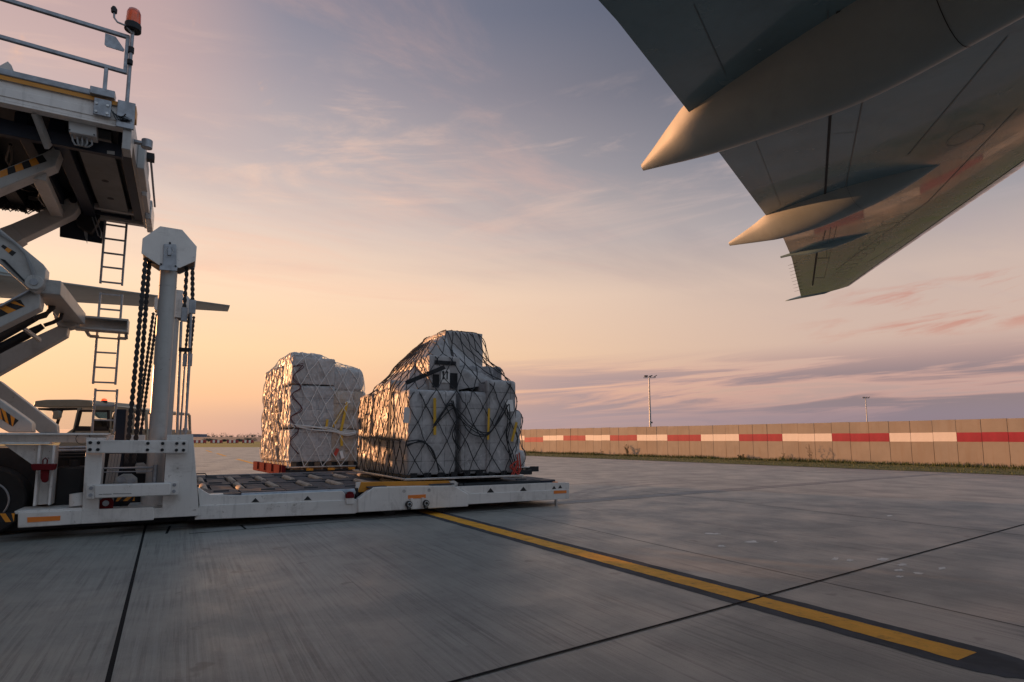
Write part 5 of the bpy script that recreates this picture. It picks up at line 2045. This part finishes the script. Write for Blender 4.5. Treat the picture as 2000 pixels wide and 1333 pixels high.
cl_ = col_.build('frame_column', M['white'], LOADER, bevel=0.003)
rh = lpr('tow_hook', [(60, 907), (108, 907), (107, 914), (104, 919), (64, 919), (61, 914)], 0.05, 0.14, 'red', 0.006)
lpr('hook_shank', [(78.5, 919), (95, 919), (92.5, 940), (88, 943.5), (82, 942), (79, 935)], 0.08, 0.08, 'red', 0.008, rh)
p = pt(87.6, 907, 0.1)
MB().tube([p + Vector((-0.02, 0, 0)), p + Vector((-0.022, 0, 0.05)), p + Vector((0, 0, 0.075)), p + Vector((0.022, 0, 0.05)), p + Vector((0.02, 0, 0))], 0.008, 6).build('ring', M['red'], rh)
bx = MB().prism(PX2([(72, 989), (40, 1002), (160, 997), (166, 985)], 0.0), 0.03, 0.04)
MB().box(pt(36, 1000, 0.2).x, pt(165, 990, 0.2).x, 0.0, 0.5, pt(60, 997, 0.0).z - 0.04, pt(60, 997, 0.0).z + 0.0).build('outrigger_top', M['white'], lb, bevel=0.005)
wc = pt(-28, 936, 0.6)
rw = pt(-28, 868, 0.6).z - wc.z
whl = MB().cyl((wc.x, 0.6, rw), (wc.x, 1.05, rw), rw, n=40).build('wheel', M['tyre'], LOADER, bevel=0.03)
MB().cyl((wc.x, 0.585, rw), (wc.x, 0.60, rw), rw * 0.60, n=30).build('rim', M['dark'], whl)
MB().tube([(wc.x + rw * 0.58 * math.cos(t), 0.585, rw + rw * 0.58 * math.sin(t)) for t in [k * math.pi / 16 for k in range(33)]], 0.012, 6).build('rim_edge', M['galv'], whl)
whl2 = MB().cyl((wc.x, FAR - 1.05, rw), (wc.x, FAR - 0.6, rw), rw, n=40).build('wheel', M['tyre'], LOADER, bevel=0.03)
MB().box(xl, -3.5, 0.9, FAR - 0.9, 0.35, zb - 0.05).build('engine_housing', M['dark'], LOADER, bevel=0.02)
MB().box(pt(106, 940, 0.45).x, pt(160, 940, 0.45).x, 0.5, 0.9, 0.22, pt(130, 912, 0.5).z).build('fuel_tank', M['black'], LOADER, bevel=0.03)
p = pt(146, 903, 0.6)
MB().cyl((p.x, 0.6, p.z - 0.08), (p.x, 0.6, p.z + 0.03), 0.06).build('filler_cap', M['black'], LOADER)
for k, (y0, rr) in enumerate(((874, 0.02), (879.5, 0.022), (887, 0.014), (893, 0.014))):
    a_, b_ = pt(110, y0 + 1, 0.75), pt(168, y0, 0.75)
    MB().cyl(a_, b_, rr, n=8).build('hydraulic_pipe', M['galv'] if k < 2 else M['hose'], LOADER)
hp = MB().box(pt(-60, 1003, -0.02).x, pt(29, 1003, -0.02).x, -0.02, 0.1, pt(0, 1022, -0.02).z, pt(0, 1003.5, -0.02).z).build('side_skirt', M['dark'], LOADER)
hazard(hp, [(-30, 1003.8), (29, 1002.8), (27, 1019.5), (-30, 1021.5)], -0.02, 5, -0.55, 1)

# --- scissor arms -----------------------------------------------------
def arm(pix, o, thick, name='scissor_arm', m='arm', bevel=0.012, parent=None):
    return lpr(name, pix, o, thick, m, bevel, parent)


a1 = arm([(-120, 386), (0, 333), (88, 297), (98, 292), (108, 283), (113, 283), (117.5, 298), (108, 324), (0, 369), (-120, 422)], 1.0, 0.26)
hazard(a1, [(0, 335), (83, 303), (92, 315.5), (0, 348)], 1.0, 6, 0.0)
a2 = arm([(-120, 500), (0, 447), (120, 396), (129, 387.5), (138, 385.3), (147, 388), (152.6, 395), (153.6, 408), (144, 420), (33, 473), (-60, 516)], 3.3, 0.26)
arm([(0, 446), (22, 438), (46, 466), (34, 473.5), (0, 474)], 3.26, 0.34, 'arm_sleeve', 'arm', 0.006, a2)
p = pt(143, 392, 3.3)
MB().cyl((p.x, 3.26, p.z), (p.x, 3.6, p.z), 0.05, n=16).build('pivot_pin', M['dark'], a2)
MB().bar(pt(76, 343, 1.1), pt(113, 420, 3.4), 0.17, 0.12, (0, 0, 1)).build('arm_tie', M['arm'], LOADER, bevel=0.008)
a3 = arm([(-120, 352), (0, 447), (84, 516), (89.5, 524), (87.6, 545), (78, 566), (66, 572), (56, 566), (0, 516), (-120, 420)], 0.75, 0.26)
hazard(a3, [(6, 478), (32, 494), (24, 501), (2, 482)], 0.75, 3, 0.0, 1)
MB().prism(PX2([(0, 505), (48, 552), (52, 556), (46, 545), (10, 508)], 0.72), 0.72, 0.75).build('arm_slot', M['dark'], a3)
p = pt(68, 553, 0.75)
MB().cyl((p.x, 0.70, p.z), (p.x, 1.05, p.z), 0.10, n=24).build('pivot_hub', M['arm'], a3, bevel=0.008)
MB().cyl((p.x, 0.68, p.z), (p.x, 0.70, p.z), 0.045, n=16).build('pivot_pin', M['galv'], a3)
a4 = arm([(60, 566), (78, 575), (79, 590), (76.5, 602), (0, 640), (-120, 698), (-120, 664), (0, 598)], 0.9, 0.26)
hazard(a4, [(-14, 596), (40, 586), (49, 599), (-14, 626)], 0.9, 4, -0.9, 1)
p0, p1 = pt(0, 600, 0.86), pt(63, 566, 0.86)
MB().bar(p0, p1, 0.02, 0.10, (0, 1, 0)).build('cable_tray', M['galv'], a4)
MB().bar(pt(92, 560, 0.9), pt(146, 622, 3.4), 0.30, 0.20, (0, 0, 1)).build('pivot_beam', M['arm'], LOADER, bevel=0.012)
a5 = arm([(113, 637), (134, 633), (130, 656), (0, 729), (-120, 797), (-120, 752), (0, 689)], 3.3, 0.26)
p = pt(123, 621, 3.3)
MB().cyl((p.x, 3.2, p.z), (p.x, 3.6, p.z), 0.09, n=20).build('pivot_hub', M['arm'], a5, bevel=0.006)
a5b = arm([(102, 612), (108, 606), (138, 622), (150, 620), (149, 636), (132, 640), (112, 637)], 3.25, 0.36, 'pivot_bracket')
sb = MB()
q = PX2([(145, 618), (250.8, 625.6), (250.8, 649), (140, 637)], 3.45)
x0, x1 = q[0][0], q[1][0]
zt2, zb2 = q[1][1] + 0.02, q[2][1]
sb.box(x0, x1, 3.45, 3.75, zt2 - 0.035, zt2)
sb.box(x0, x1, 3.45, 3.75, zb2, zb2 + 0.035)
sb.box(x0, x1, 3.70, 3.75, zb2 + 0.035, zt2 - 0.035)
sb.box(x1 - 0.02, x1 + 0.0, 3.45, 3.70, zb2 + 0.035, zt2 - 0.035)
sbo = sb.build('ladder_beam', M['arm'], LOADER, bevel=0.004)
for xs_, e_ in (((165, 641), 1), ((246, 650), 1)):
    a_, b_ = pt(*xs_, 3.75), pt(xs_[0] + (10 if xs_[0] < 200 else 1), xs_[1] + (16 if xs_[0] < 200 else 12), 3.9)
    MB().bar(a_, b_, 0.05, 0.03).build('ladder_bracket', M['galv'], sbo)
    MB().bar(b_, b_ + Vector((0.14 if xs_[0] < 200 else -0.14, 0, 0)), 0.05, 0.05).build('ladder_bracket', M['galv'], sbo)
a6 = arm([(-120, 680), (0, 745.6), (36, 773.5), (110.5, 831), (111.6, 846), (77, 846), (0, 781), (-120, 716)], 3.3, 0.26)
a7 = arm([(-120, 720), (0, 781.6), (58, 823), (61.5, 828), (62, 845), (17, 845), (0, 836), (-120, 772)], 0.8, 0.26)
hazard(a7, [(0, 796), (36.5, 822), (25, 834), (0, 818)], 0.8, 4, -0.8, 1)
# rams and hoses between the arms
rm1 = MB().tube([pt(-60, 692, 1.9), pt(35, 638, 1.9), pt(71, 621, 1.9)], [0.07, 0.07, 0.045], 14).build('hydraulic_ram', M['dark'], LOADER)
rm2 = MB().tube([pt(-60, 712, 2.5), pt(50, 655, 2.5), pt(84, 637, 2.5)], [0.07, 0.07, 0.045], 14).build('hydraulic_ram', M['dark'], LOADER)
MB().bar(pt(28, 628, 1.8), pt(78, 665, 2.6), 0.04, 0.05).build('ram_tie', M['arm'], LOADER)
for k, (pa_, pb2, pc, pd, o_) in enumerate((((70, 620), (92, 612), (104, 602), (104, 590), 1.8), ((86, 636), (104, 630), (118, 622), (121, 612), 2.4), ((66, 624), (88, 618), (98, 604), (96, 588), 1.8))):
    MB().tube([pt(*x, o_) for x in (pa_, pb2, pc, pd)], 0.03, 8).build('hydraulic_hose', M['hose'], LOADER)
hs = MB()
rg = random.Random(4)
for k in range(5):
    w = [(-4, 450 + k), (30, 476), (50, 497), (57 + k * 1.2, 520), (64 + k * 1.5, 540), (62 + k, 556)]
    hs.tube([pt(x + rg.uniform(-1, 1), y + rg.uniform(-1, 1), 0.71) for x, y in w], 0.011, 6)
hs.build('cable_loom', M['cablegrey'], LOADER)
# --- ladder ------------------------------------------------------------
LO = 3.95
def ladder(tl, bl2, tr_, br_, rungs):
    la = MB()
    a_, b_, c_, d_ = pt(*tl, LO), pt(*bl2, LO), pt(*tr_, LO), pt(*br_, LO)
    xl_, xr_ = (a_.x + b_.x) / 2, (c_.x + d_.x) / 2
    zt_, zb_ = (a_.z + c_.z) / 2, (b_.z + d_.z) / 2
    ob = MB().bar((xl_, LO, zb_), (xl_, LO, zt_), 0.06, 0.035, (1, 0, 0))
    ob.bar((xr_, LO, zb_), (xr_, LO, zt_), 0.06, 0.035, (1, 0, 0))
    ob = ob.build('ladder_rail', M['galv'], LOADER, bevel=0.004)
    for y in rungs:
        z = pt((tl[0] + tr_[0]) / 2, y, LO).z
        MB().bar((xl_, LO, z), (xr_, LO, z), 0.035, 0.03).build('rung', M['galv'], ob, bevel=0.003)
    return ob


l1_ = ladder((206.4, 429), (195.6, 554), (248.4, 430), (238, 558), (441.5, 469, 497, 524.5, 553.5))
l2_ = ladder((196.8, 571.6), (181, 750), (239, 576), (225, 752), (576.5, 605.5, 661.5, 690, 719, 748))
l3_ = ladder((186.7, 759), (179.5, 846), (229.5, 761), (222, 848), (763.7, 792.5, 821))
for l_, n_ in ((l1_, 'upper ladder section'), (l2_, 'middle ladder section'), (l3_, 'lower ladder section')):
    l_['label'] = n_

# --- upper platform ----------------------------------------------------
UE = -3.20
UL = -8.0
ZB, ZT = 5.36, 5.62
PW2 = 4.0
sbm = MB()
sbm.box(UL, UE - 0.1, 0.0, 0.02, ZB, ZT)
sbm.box(UL, UE - 0.1, 0.0, 0.14, ZB - 0.03, ZB)
sbm.box(UL, UE - 0.1, -0.03, 0.14, ZT, ZT + 0.02)
sbm.box(UL, UE - 0.1, -0.012, 0.0, ZB + 0.05, ZB + 0.16)
sm_ = sbm.build('platform_side_beam', M['white'], LOADER, bevel=0.004)
MB().box(UL, UE, -0.034, -0.03, ZT - 0.01, ZT + 0.045).build('edge_stripe', M['gold'], sm_)
MB().box(UL, UE - 0.36, -0.05, 0.06, ZT + 0.046, ZT + 0.13).build('toe_rail', M['galv'], sm_, bevel=0.012)
MB().box(UE - 0.1, UE + 0.0, -0.02, 0.25, ZB - 0.32, ZT - 0.02).build('corner_post', M['arm'], LOADER, bevel=0.008)
MB().box(UE + 0.0, UE + 0.03, -0.03, 0.2, ZT - 0.12, ZT + 0.045).build('corner_marker', M['gold'], LOADER)
fbm = MB()
fbm.box(UL, UE - 0.05, PW2 - 0.14, PW2, ZB - 0.10, ZB + 0.2)
fbm.build('platform_side_beam', M['arm'], LOADER, bevel=0.006)
dkp = MB()
dkp.box(UL, UE - 0.05, 0.14, PW2 - 0.14, ZT - 0.14, ZT - 0.06)
und = dkp.build('platform_floor', M['dark'], LOADER)
# beams below the floor, running across
for k, (x0, x1, zz, mm) in enumerate(((UE - 0.20, UE - 0.05, ZB - 0.06, 'navy'), (UE - 0.72, UE - 0.28, ZB - 0.02, 'white'), (UE - 0.98, UE - 0.80, ZB - 0.1, 'navy'), (UE - 1.34, UE - 1.2, ZB - 0.12, 'navy'),
                                       (UE - 2.0, UE - 1.8, ZB - 0.12, 'dark'), (UE - 2.7, UE - 2.5, ZB - 0.12, 'dark'))):
    bo = MB().box(x0, x1, 0.5, PW2 - 0.2, zz, ZT - 0.15).build('floor_beam', M[mm if mm != 'white' else 'panelshaded'], und, bevel=0.006)
    if mm == 'white':
        for y in (2.1, 2.9):
            MB().cyl(((x0 + x1) / 2, y, zz - 0.004), ((x0 + x1) / 2, y, zz + 0.01), 0.05, n=14).build('drain_hole', M['dark'], bo)
nb = lpr('platform_joist', [(-60, 214), (53, 244), (238, 284), (238, 307), (90, 278), (-60, 250)], 0.45, 0.10, 'navy', 0.006)
lpr('data_plate', [(209, 294.5), (224, 296), (224, 302.5), (209, 300.5)], 0.444, 0.008, 'arm', 0.0, nb)
lpr('platform_joist', [(160, 392), (275, 412), (275, 421), (158, 401)], PW2 - 0.5, 0.1, 'arm', 0.004)
lpr('platform_joist', [(158, 402), (256, 421), (256, 430), (156, 410)], PW2 - 0.3, 0.06, 'navy', 0.004)
jb = lpr('junction_box', [(133.5, 228), (188.5, 242), (188.5, 268), (134, 258)], 0.12, 0.2, 'junction', 0.012)
bolts(jb, [(137, 231.5), (186, 244), (136, 254), (184, 264)], 0.12, 0.010, 'dark', 'screws', 0.006)
hs = MB()
for k in range(5):
    x = 141 + k * 9.5
    xe = 152 + k * 4
    hs.tube([pt(x, 259 + k * 2, 0.2), pt(x, 267 + k * 2, 0.2), pt(x + 1, 275 + k * 2, 0.2), pt((x + xe) / 2, 283 + k, 0.22), pt(xe, 284 + k, 0.24), pt(xe + 3, 276, 0.28), pt(xe + 3, 265, 0.34)], 0.012, 7)
hs.build('cable_loops', M['cablegrey'], jb)
MB().bar((UE - 1.9, 0.12, ZB - 0.02), (UE - 1.72, 0.46, ZB - 0.3), 0.05, 0.12).build('stay', M['arm'], und)
MB().bar((UE - 1.05, 0.12, ZB - 0.02), (UE - 0.95, 0.46, ZB - 0.3), 0.05, 0.12).build('stay', M['arm'], und)
# hose clutter under the floor
hs = MB()
rg = random.Random(15)
for k in range(30):
    x = UE - 1.4 - rg.random() * 2.2
    y0, y1 = rg.uniform(0.8, 2.2), rg.uniform(2.4, 3.7)
    z = ZB - rg.uniform(0.05, 0.16)
    sag = rg.uniform(0.04, 0.2)
    hs.tube([(x + rg.gauss(0, 0.08), y0 + (y1 - y0) * f, z - sag * 4 * f * (1 - f)) for f in (0, 0.2, 0.4, 0.6, 0.8, 1)], rg.uniform(0.012, 0.028), 6)
hs.build('hose_bundle', M['hose'], und)
hs = MB()
for k in range(22):
    x = pt(-30 + k * 5, 405, 3.9).x
    z = pt(0, 410 + rg.uniform(-6, 6) - (0 if k < 8 else 3), 3.9).z
    hs.box(x, x + 0.05, 3.7, 3.8, z, ZB)
    hs.tube([(x, 3.7, z + 0.1), (x + 0.08, 3.72, z - 0.04), (x + 0.2, 3.7, z + 0.08)], 0.012, 5)
hs.build('valve_bank', M['dark'], und)
# dark housing hanging at the far edge
lpr('ladder_shield', [(117, 420), (205, 420), (199, 475.5), (116.5, 462)], PW2 + 0.05, 0.04, 'navy', 0.004)
lpr('latch_housing', [(146, 410), (196, 420), (188, 440), (178, 455), (170, 452), (150, 440)], PW2 - 0.2, 0.2, 'dark', 0.01)
lpr('latch_tooth', [(163, 446), (171, 447), (170, 476), (165, 460)], PW2 - 0.1, 0.03, 'galv', 0.003)
MB().tube([pt(180, 424, PW2 - 0.22), pt(192, 460, PW2 - 0.22), pt(197, 465, PW2 - 0.22), pt(198, 455, PW2 - 0.22), pt(186, 424, PW2 - 0.22)], 0.012, 6).build('bracket_rod', M['galv'], LOADER)
# end of the platform
ed = MB()
ed.box(UE - 0.05, UE, 0.25, PW2, ZB - 0.12, ZT - 0.05)
en = ed.build('platform_end_beam', M['arm'], LOADER, bevel=0.006)
MB().box(UE, UE + 0.10, 0.95, 1.9, ZB - 0.16, ZT - 0.02).build('end_flap', M['junction'], en, bevel=0.012)
MB().box(UE, UE + 0.08, 2.1, 2.95, ZB - 0.16, ZT - 0.08).build('end_flap', M['arm'], en, bevel=0.012)
MB().box(UE, UE + 0.10, 3.15, 3.98, ZB - 0.2, ZT - 0.1).build('end_flap', M['steel'], en, bevel=0.012)
MB().bar((UE + 0.15, 1.3, ZT - 0.1), (UE + 0.13, 3.4, ZT - 0.12), 0.03, 0.03).build('end_rod', M['galv'], en)
MB().box(UE + 0.09, UE + 0.2, 1.2, 1.34, ZT - 0.14, ZT - 0.04).build('rod_bracket', M['dark'], en)
gr_ = MB()
gr_.cyl((UE + 0.15, 0.42, ZB - 0.06), (UE + 0.15, 0.42, ZB + 0.06), 0.07, n=20)
gr_.box(UE, UE + 0.15, 0.38, 0.46, ZB - 0.02, ZB + 0.02)
gr_.build('guide_roller', M['galv'], en, bevel=0.006)
# guard rail with triangle plate, post, clamp
RO = 0.03
rl = MB()
zr_t, zr_l = pt(252, 74, RO).z, pt(246, 142, RO).z
xe = pt(250, 72, RO).x
sl_ = (pt(15, 1.5, RO).z - zr_t) / (pt(15, 1.5, RO).x - xe)
rl.bar((xe + 0.02, RO, zr_t), (UL, RO, zr_t + sl_ * (UL - xe)), 0.05, 0.05)
rl.bar((xe + 0.02, RO, zr_l), (UL, RO, zr_l + sl_ * (UL - xe)), 0.05, 0.05)
rl.bar((xe, RO, zr_l - 0.025), (xe, RO, zr_t + 0.025), 0.045, 0.045)
xpst = pt(206.5, 150, RO).x
rl.bar((xpst, RO, ZT), (xpst, RO, zr_l), 0.045, 0.045)
for xx in (xpst - 1.7, xpst - 3.4):
    rl.bar((xx, RO, ZT), (xx, RO, zr_l + sl_ * (xx - xe)), 0.045, 0.045)
rail = rl.build('guard_rail', M['galv'], LOADER, bevel=0.006)
lpr('corner_plate', [(205.5, 65), (226, 72), (243, 97), (241, 101), (208, 91), (204, 87)], 0.02, 0.012, 'galv', 0.0, rail)
cg = MB()
q = pt(206, 200, -0.03)
cg.box(xpst - 0.09, xpst + 0.10, -0.07, -0.035, ZB + 0.05, ZT + 0.02)
cg.box(xpst - 0.14, xpst + 0.13, -0.1, 0.07, ZT + 0.05, ZT + 0.15)
cgo = cg.build('post_clamp', M['galv'], rail, bevel=0.006)
for dx_ in (-0.06, 0.06):
    for zz in (ZB + 0.09, ZB + 0.2):
        MB().cyl((xpst + dx_, -0.085, zz), (xpst + dx_, -0.07, zz), 0.018, n=6).build('bolt', M['steel'], cgo)
# beacon pole
bt = pt(264, 66, 0.0)
bxp = pt(250, 185, 0.0).x
pole = MB().tube([(bxp, -0.04, ZB + 0.05), (bxp, -0.04, bt.z)], [0.024, 0.022], 12).build('beacon_pole', M['galv'], LOADER)
MB().box(bxp - 0.10, bxp + 0.1, -0.07, -0.035, ZB - 0.05, ZT + 0.06).build('pole_bracket', M['galv'], pole, bevel=0.005)
MB().tube([(bxp, -0.07, bt.z - 0.11 * 4), (bxp, -0.07, bt.z - 0.5)], 0.035, 10).build('pole_clamp', M['dark'], pole)
MB().tube([(bxp, -0.04, bt.z - 0.24), (bxp, -0.04, bt.z - 0.32)], 0.036, 10).build('pole_clamp', M['dark'], pole)
MB().cyl((bxp, -0.04, bt.z), (bxp, -0.04, bt.z + 0.10), 0.10, 0.098, n=28).build('beacon_base', M['dark'], pole, bevel=0.01)
bz = bt.z + 0.10
MB().tube([(bxp, -0.04, bz), (bxp, -0.04, bz + 0.04), (bxp, -0.04, bz + 0.16), (bxp, -0.04, bz + 0.205), (bxp, -0.04, bz + 0.215)], [0.088, 0.088, 0.083, 0.066, 0.03], 28).build('beacon_lens', M['beacon'], pole, angle=60)
ar = MB().tube([(bxp, -0.07, bt.z - 0.05), (bxp - 0.08, -0.09, bt.z + 0.02), (bxp - 0.17, -0.1, bt.z + 0.03), (bxp - 0.21, -0.1, bt.z + 0.08), (bxp - 0.215, -0.1, bt.z + 0.16)], 0.013, 8).build('lamp_arm', M['galv'], pole)
MB().tube([(bxp - 0.215, -0.10, bt.z + 0.15), (bxp - 0.218, -0.1, bt.z + 0.20), (bxp - 0.22, -0.1, bt.z + 0.235)], [0.034, 0.038, 0.02], 14).build('work_lamp', M['black'], ar)
hs = MB()
for k in range(5):
    x0 = xpst + 0.1 + k * 0.02
    hs.tube([(x0, -0.06, ZB + 0.16 - k * 0.02), (x0 + 0.07, -0.09, ZB + 0.02 + 0.02 * k), (x0 + 0.16, -0.09, ZB + 0.07 - 0.03 * (k % 2)), (bxp - 0.08, -0.06, ZB + 0.02), (bxp, -0.075, ZB + 0.14)], 0.007, 5)
hs.build('loose_cables', M['hose'], LOADER)
# pale side guide standing on the platform
lpr('guide_plate', [(-40, 138), (0, 128), (15, 120), (22, 127), (30, 146), (-40, 150)], 0.35, 0.03, 'white', 0.004)

# ------------------------------------------------------------------ tow tractor behind the loader
TD_ = 13.6
def tp(px, py):
    w = at_y(px, py, TD_)
    return w.x, w.z


tc0 = at_y(65, 858, TD_)
TR = thing('tow_tractor', 'cream airport tractor with glazed cab and lit beacon behind the loader', 'tractor', (tc0.x, TD_, 0), 0)


def TP2(pix):
    return [(tp(x, y)[0] - tc0.x, tp(x, y)[1]) for x, y in pix]


TW = 1.9
cab = MB().prism(TP2([(64, 795), (68, 783.5), (90, 781), (150, 780.5), (176, 782), (180, 790), (178, 796)]), 0, TW).build('cab_roof', M['truckgreen'], TR, bevel=0.02)
MB().prism(TP2([(178, 797), (181, 789), (215, 792), (248, 796), (286, 801), (286, 806), (178, 803)]), 0.05, TW - 0.05).build('rear_roof', M['truckgreen'], TR, bevel=0.015)
for pix in ([(151, 797), (158, 797), (147, 847), (140, 847)], [(117, 800), (121, 800), (111, 830), (107, 830)], [(212, 803), (216, 803), (216, 846), (212, 846)], [(254, 803), (259, 804), (259, 848), (254, 848)], [(281, 804), (286, 804), (287, 848), (283, 848)]):
    for y0 in (0.0, TW - 0.06):
        MB().prism(TP2(pix), y0, y0 + 0.06).build('cab_pillar', M['truckgreen'] if pix[0][0] > 130 else M['dark'], TR, bevel=0.01)
MB().prism(TP2([(140, 838), (288, 838), (290, 905), (60, 905), (60, 878), (112, 872), (128, 846)]), 0.0, TW).build('body', M['truckgreen'], TR, bevel=0.03)
MB().prism(TP2([(146, 836), (212, 836), (212, 842), (144, 842)]), -0.01, 0.02).build('vent_panel', M['dark'], TR)
MB().prism(TP2([(158, 803), (212, 803), (212, 836), (149, 836)]), 0.02, 0.03).build('window', M['glass'], TR)
MB().prism(TP2([(216, 804), (254, 805), (254, 838), (216, 838)]), 0.02, 0.03).build('window', M['glass'], TR)
wfr = MB()
for a_, b_ in (((157, 803), (149, 836)), ((157, 803), (212, 803.5)), ((212, 803), (212, 837)), ((148, 834.5), (212, 836))):
    p_, q_ = TP2([a_])[0], TP2([b_])[0]
    wfr.bar((p_[0], 0.01, p_[1]), (q_[0], 0.01, q_[1]), 0.05, 0.05)
wfr.build('window_frame', M['black'], TR)
# windscreen with blue sun band, facing the left
p_, q_ = TP2([(70, 797)])[0], TP2([(107, 838)])[0]
MB().prism([(p_[0] + 0.03, p_[1]), (p_[0] + 0.06, p_[1]), (q_[0] + 0.03, q_[1]), (q_[0], q_[1])], 0.06, TW - 0.06).build('windscreen', M['glass'], TR)
MB().prism(TP2([(70, 797), (116, 799), (110, 814), (84, 812), (72, 803)]), TW - 0.08, TW - 0.06).build('sun_band', M['tint'], TR)
MB().prism(TP2([(70, 797), (150, 797), (150, 801), (118, 802), (100, 803), (72, 801)]), 0.05, 0.1).build('roof_lining', M['dark'], TR)
mr = MB().prism(TP2([(117, 804), (127, 803), (130, 806), (129, 816), (124, 820.5), (116, 819)]), -0.22, -0.12).build('wing_mirror', M['truckgreen'], TR, bevel=0.015)
m0 = TP2([(116, 808)])[0]
MB().tube([(m0[0], -0.16, m0[1]), (m0[0] - 0.08, -0.1, m0[1] + 0.05), (m0[0] - 0.05, 0.0, m0[1] + 0.12)], 0.012, 6).build('mirror_arm', M['black'], mr)
p_ = TP2([(174, 782)])[0]
bc = MB().cyl((p_[0], 0.5, p_[1] - 0.02), (p_[0], 0.5, p_[1] + 0.02), 0.07, n=16).build('beacon_base', M['dark'], TR)
MB().tube([(p_[0], 0.5, p_[1] + 0.02), (p_[0], 0.5, p_[1] + 0.06), (p_[0], 0.5, p_[1] + 0.075)], [0.065, 0.055, 0.02], 16).build('beacon_lens', M['beaconlit'], bc)
# white seat-back screen visible inside the cab
cr = TP2([(183, 806), (213, 806), (211, 834), (183, 834)])
inn = MB().prism(cr, 0.9, 0.95).build('cabin_panel', M['screen'], TR)
fr_ = MB()
for k in range(6):
    x0 = cr[0][0] + 0.04 + k * 0.06
    fr_.box(x0, x0 + 0.02, 0.89, 0.9, cr[2][1] + 0.03, cr[0][1] - 0.03)
for k in range(3):
    z0 = cr[2][1] + 0.06 + k * 0.09
    fr_.box(cr[0][0] + 0.02, cr[1][0] - 0.02, 0.888, 0.9, z0, z0 + 0.015)
fr_.build('panel_bars', M['cablegrey'], inn)
st = TP2([(150, 820), (172, 820), (172, 838), (150, 838)])
MB().prism(st, 0.5, 1.1).build('seat', M['black'], TR, bevel=0.04)
for x_ in (92, 262):
    xx = TP2([(x_, 890)])[0][0]
    for y0 in (0.05, TW - 0.35):
        w = MB().cyl((xx, y0, 0.36), (xx, y0 + 0.3, 0.36), 0.36, n=26).build('wheel', M['tyre'], TR, bevel=0.02)
        MB().cyl((xx, y0 - 0.01, 0.36), (xx, y0 + 0.31, 0.36), 0.18, n=18).build('rim', M['galv'], w)
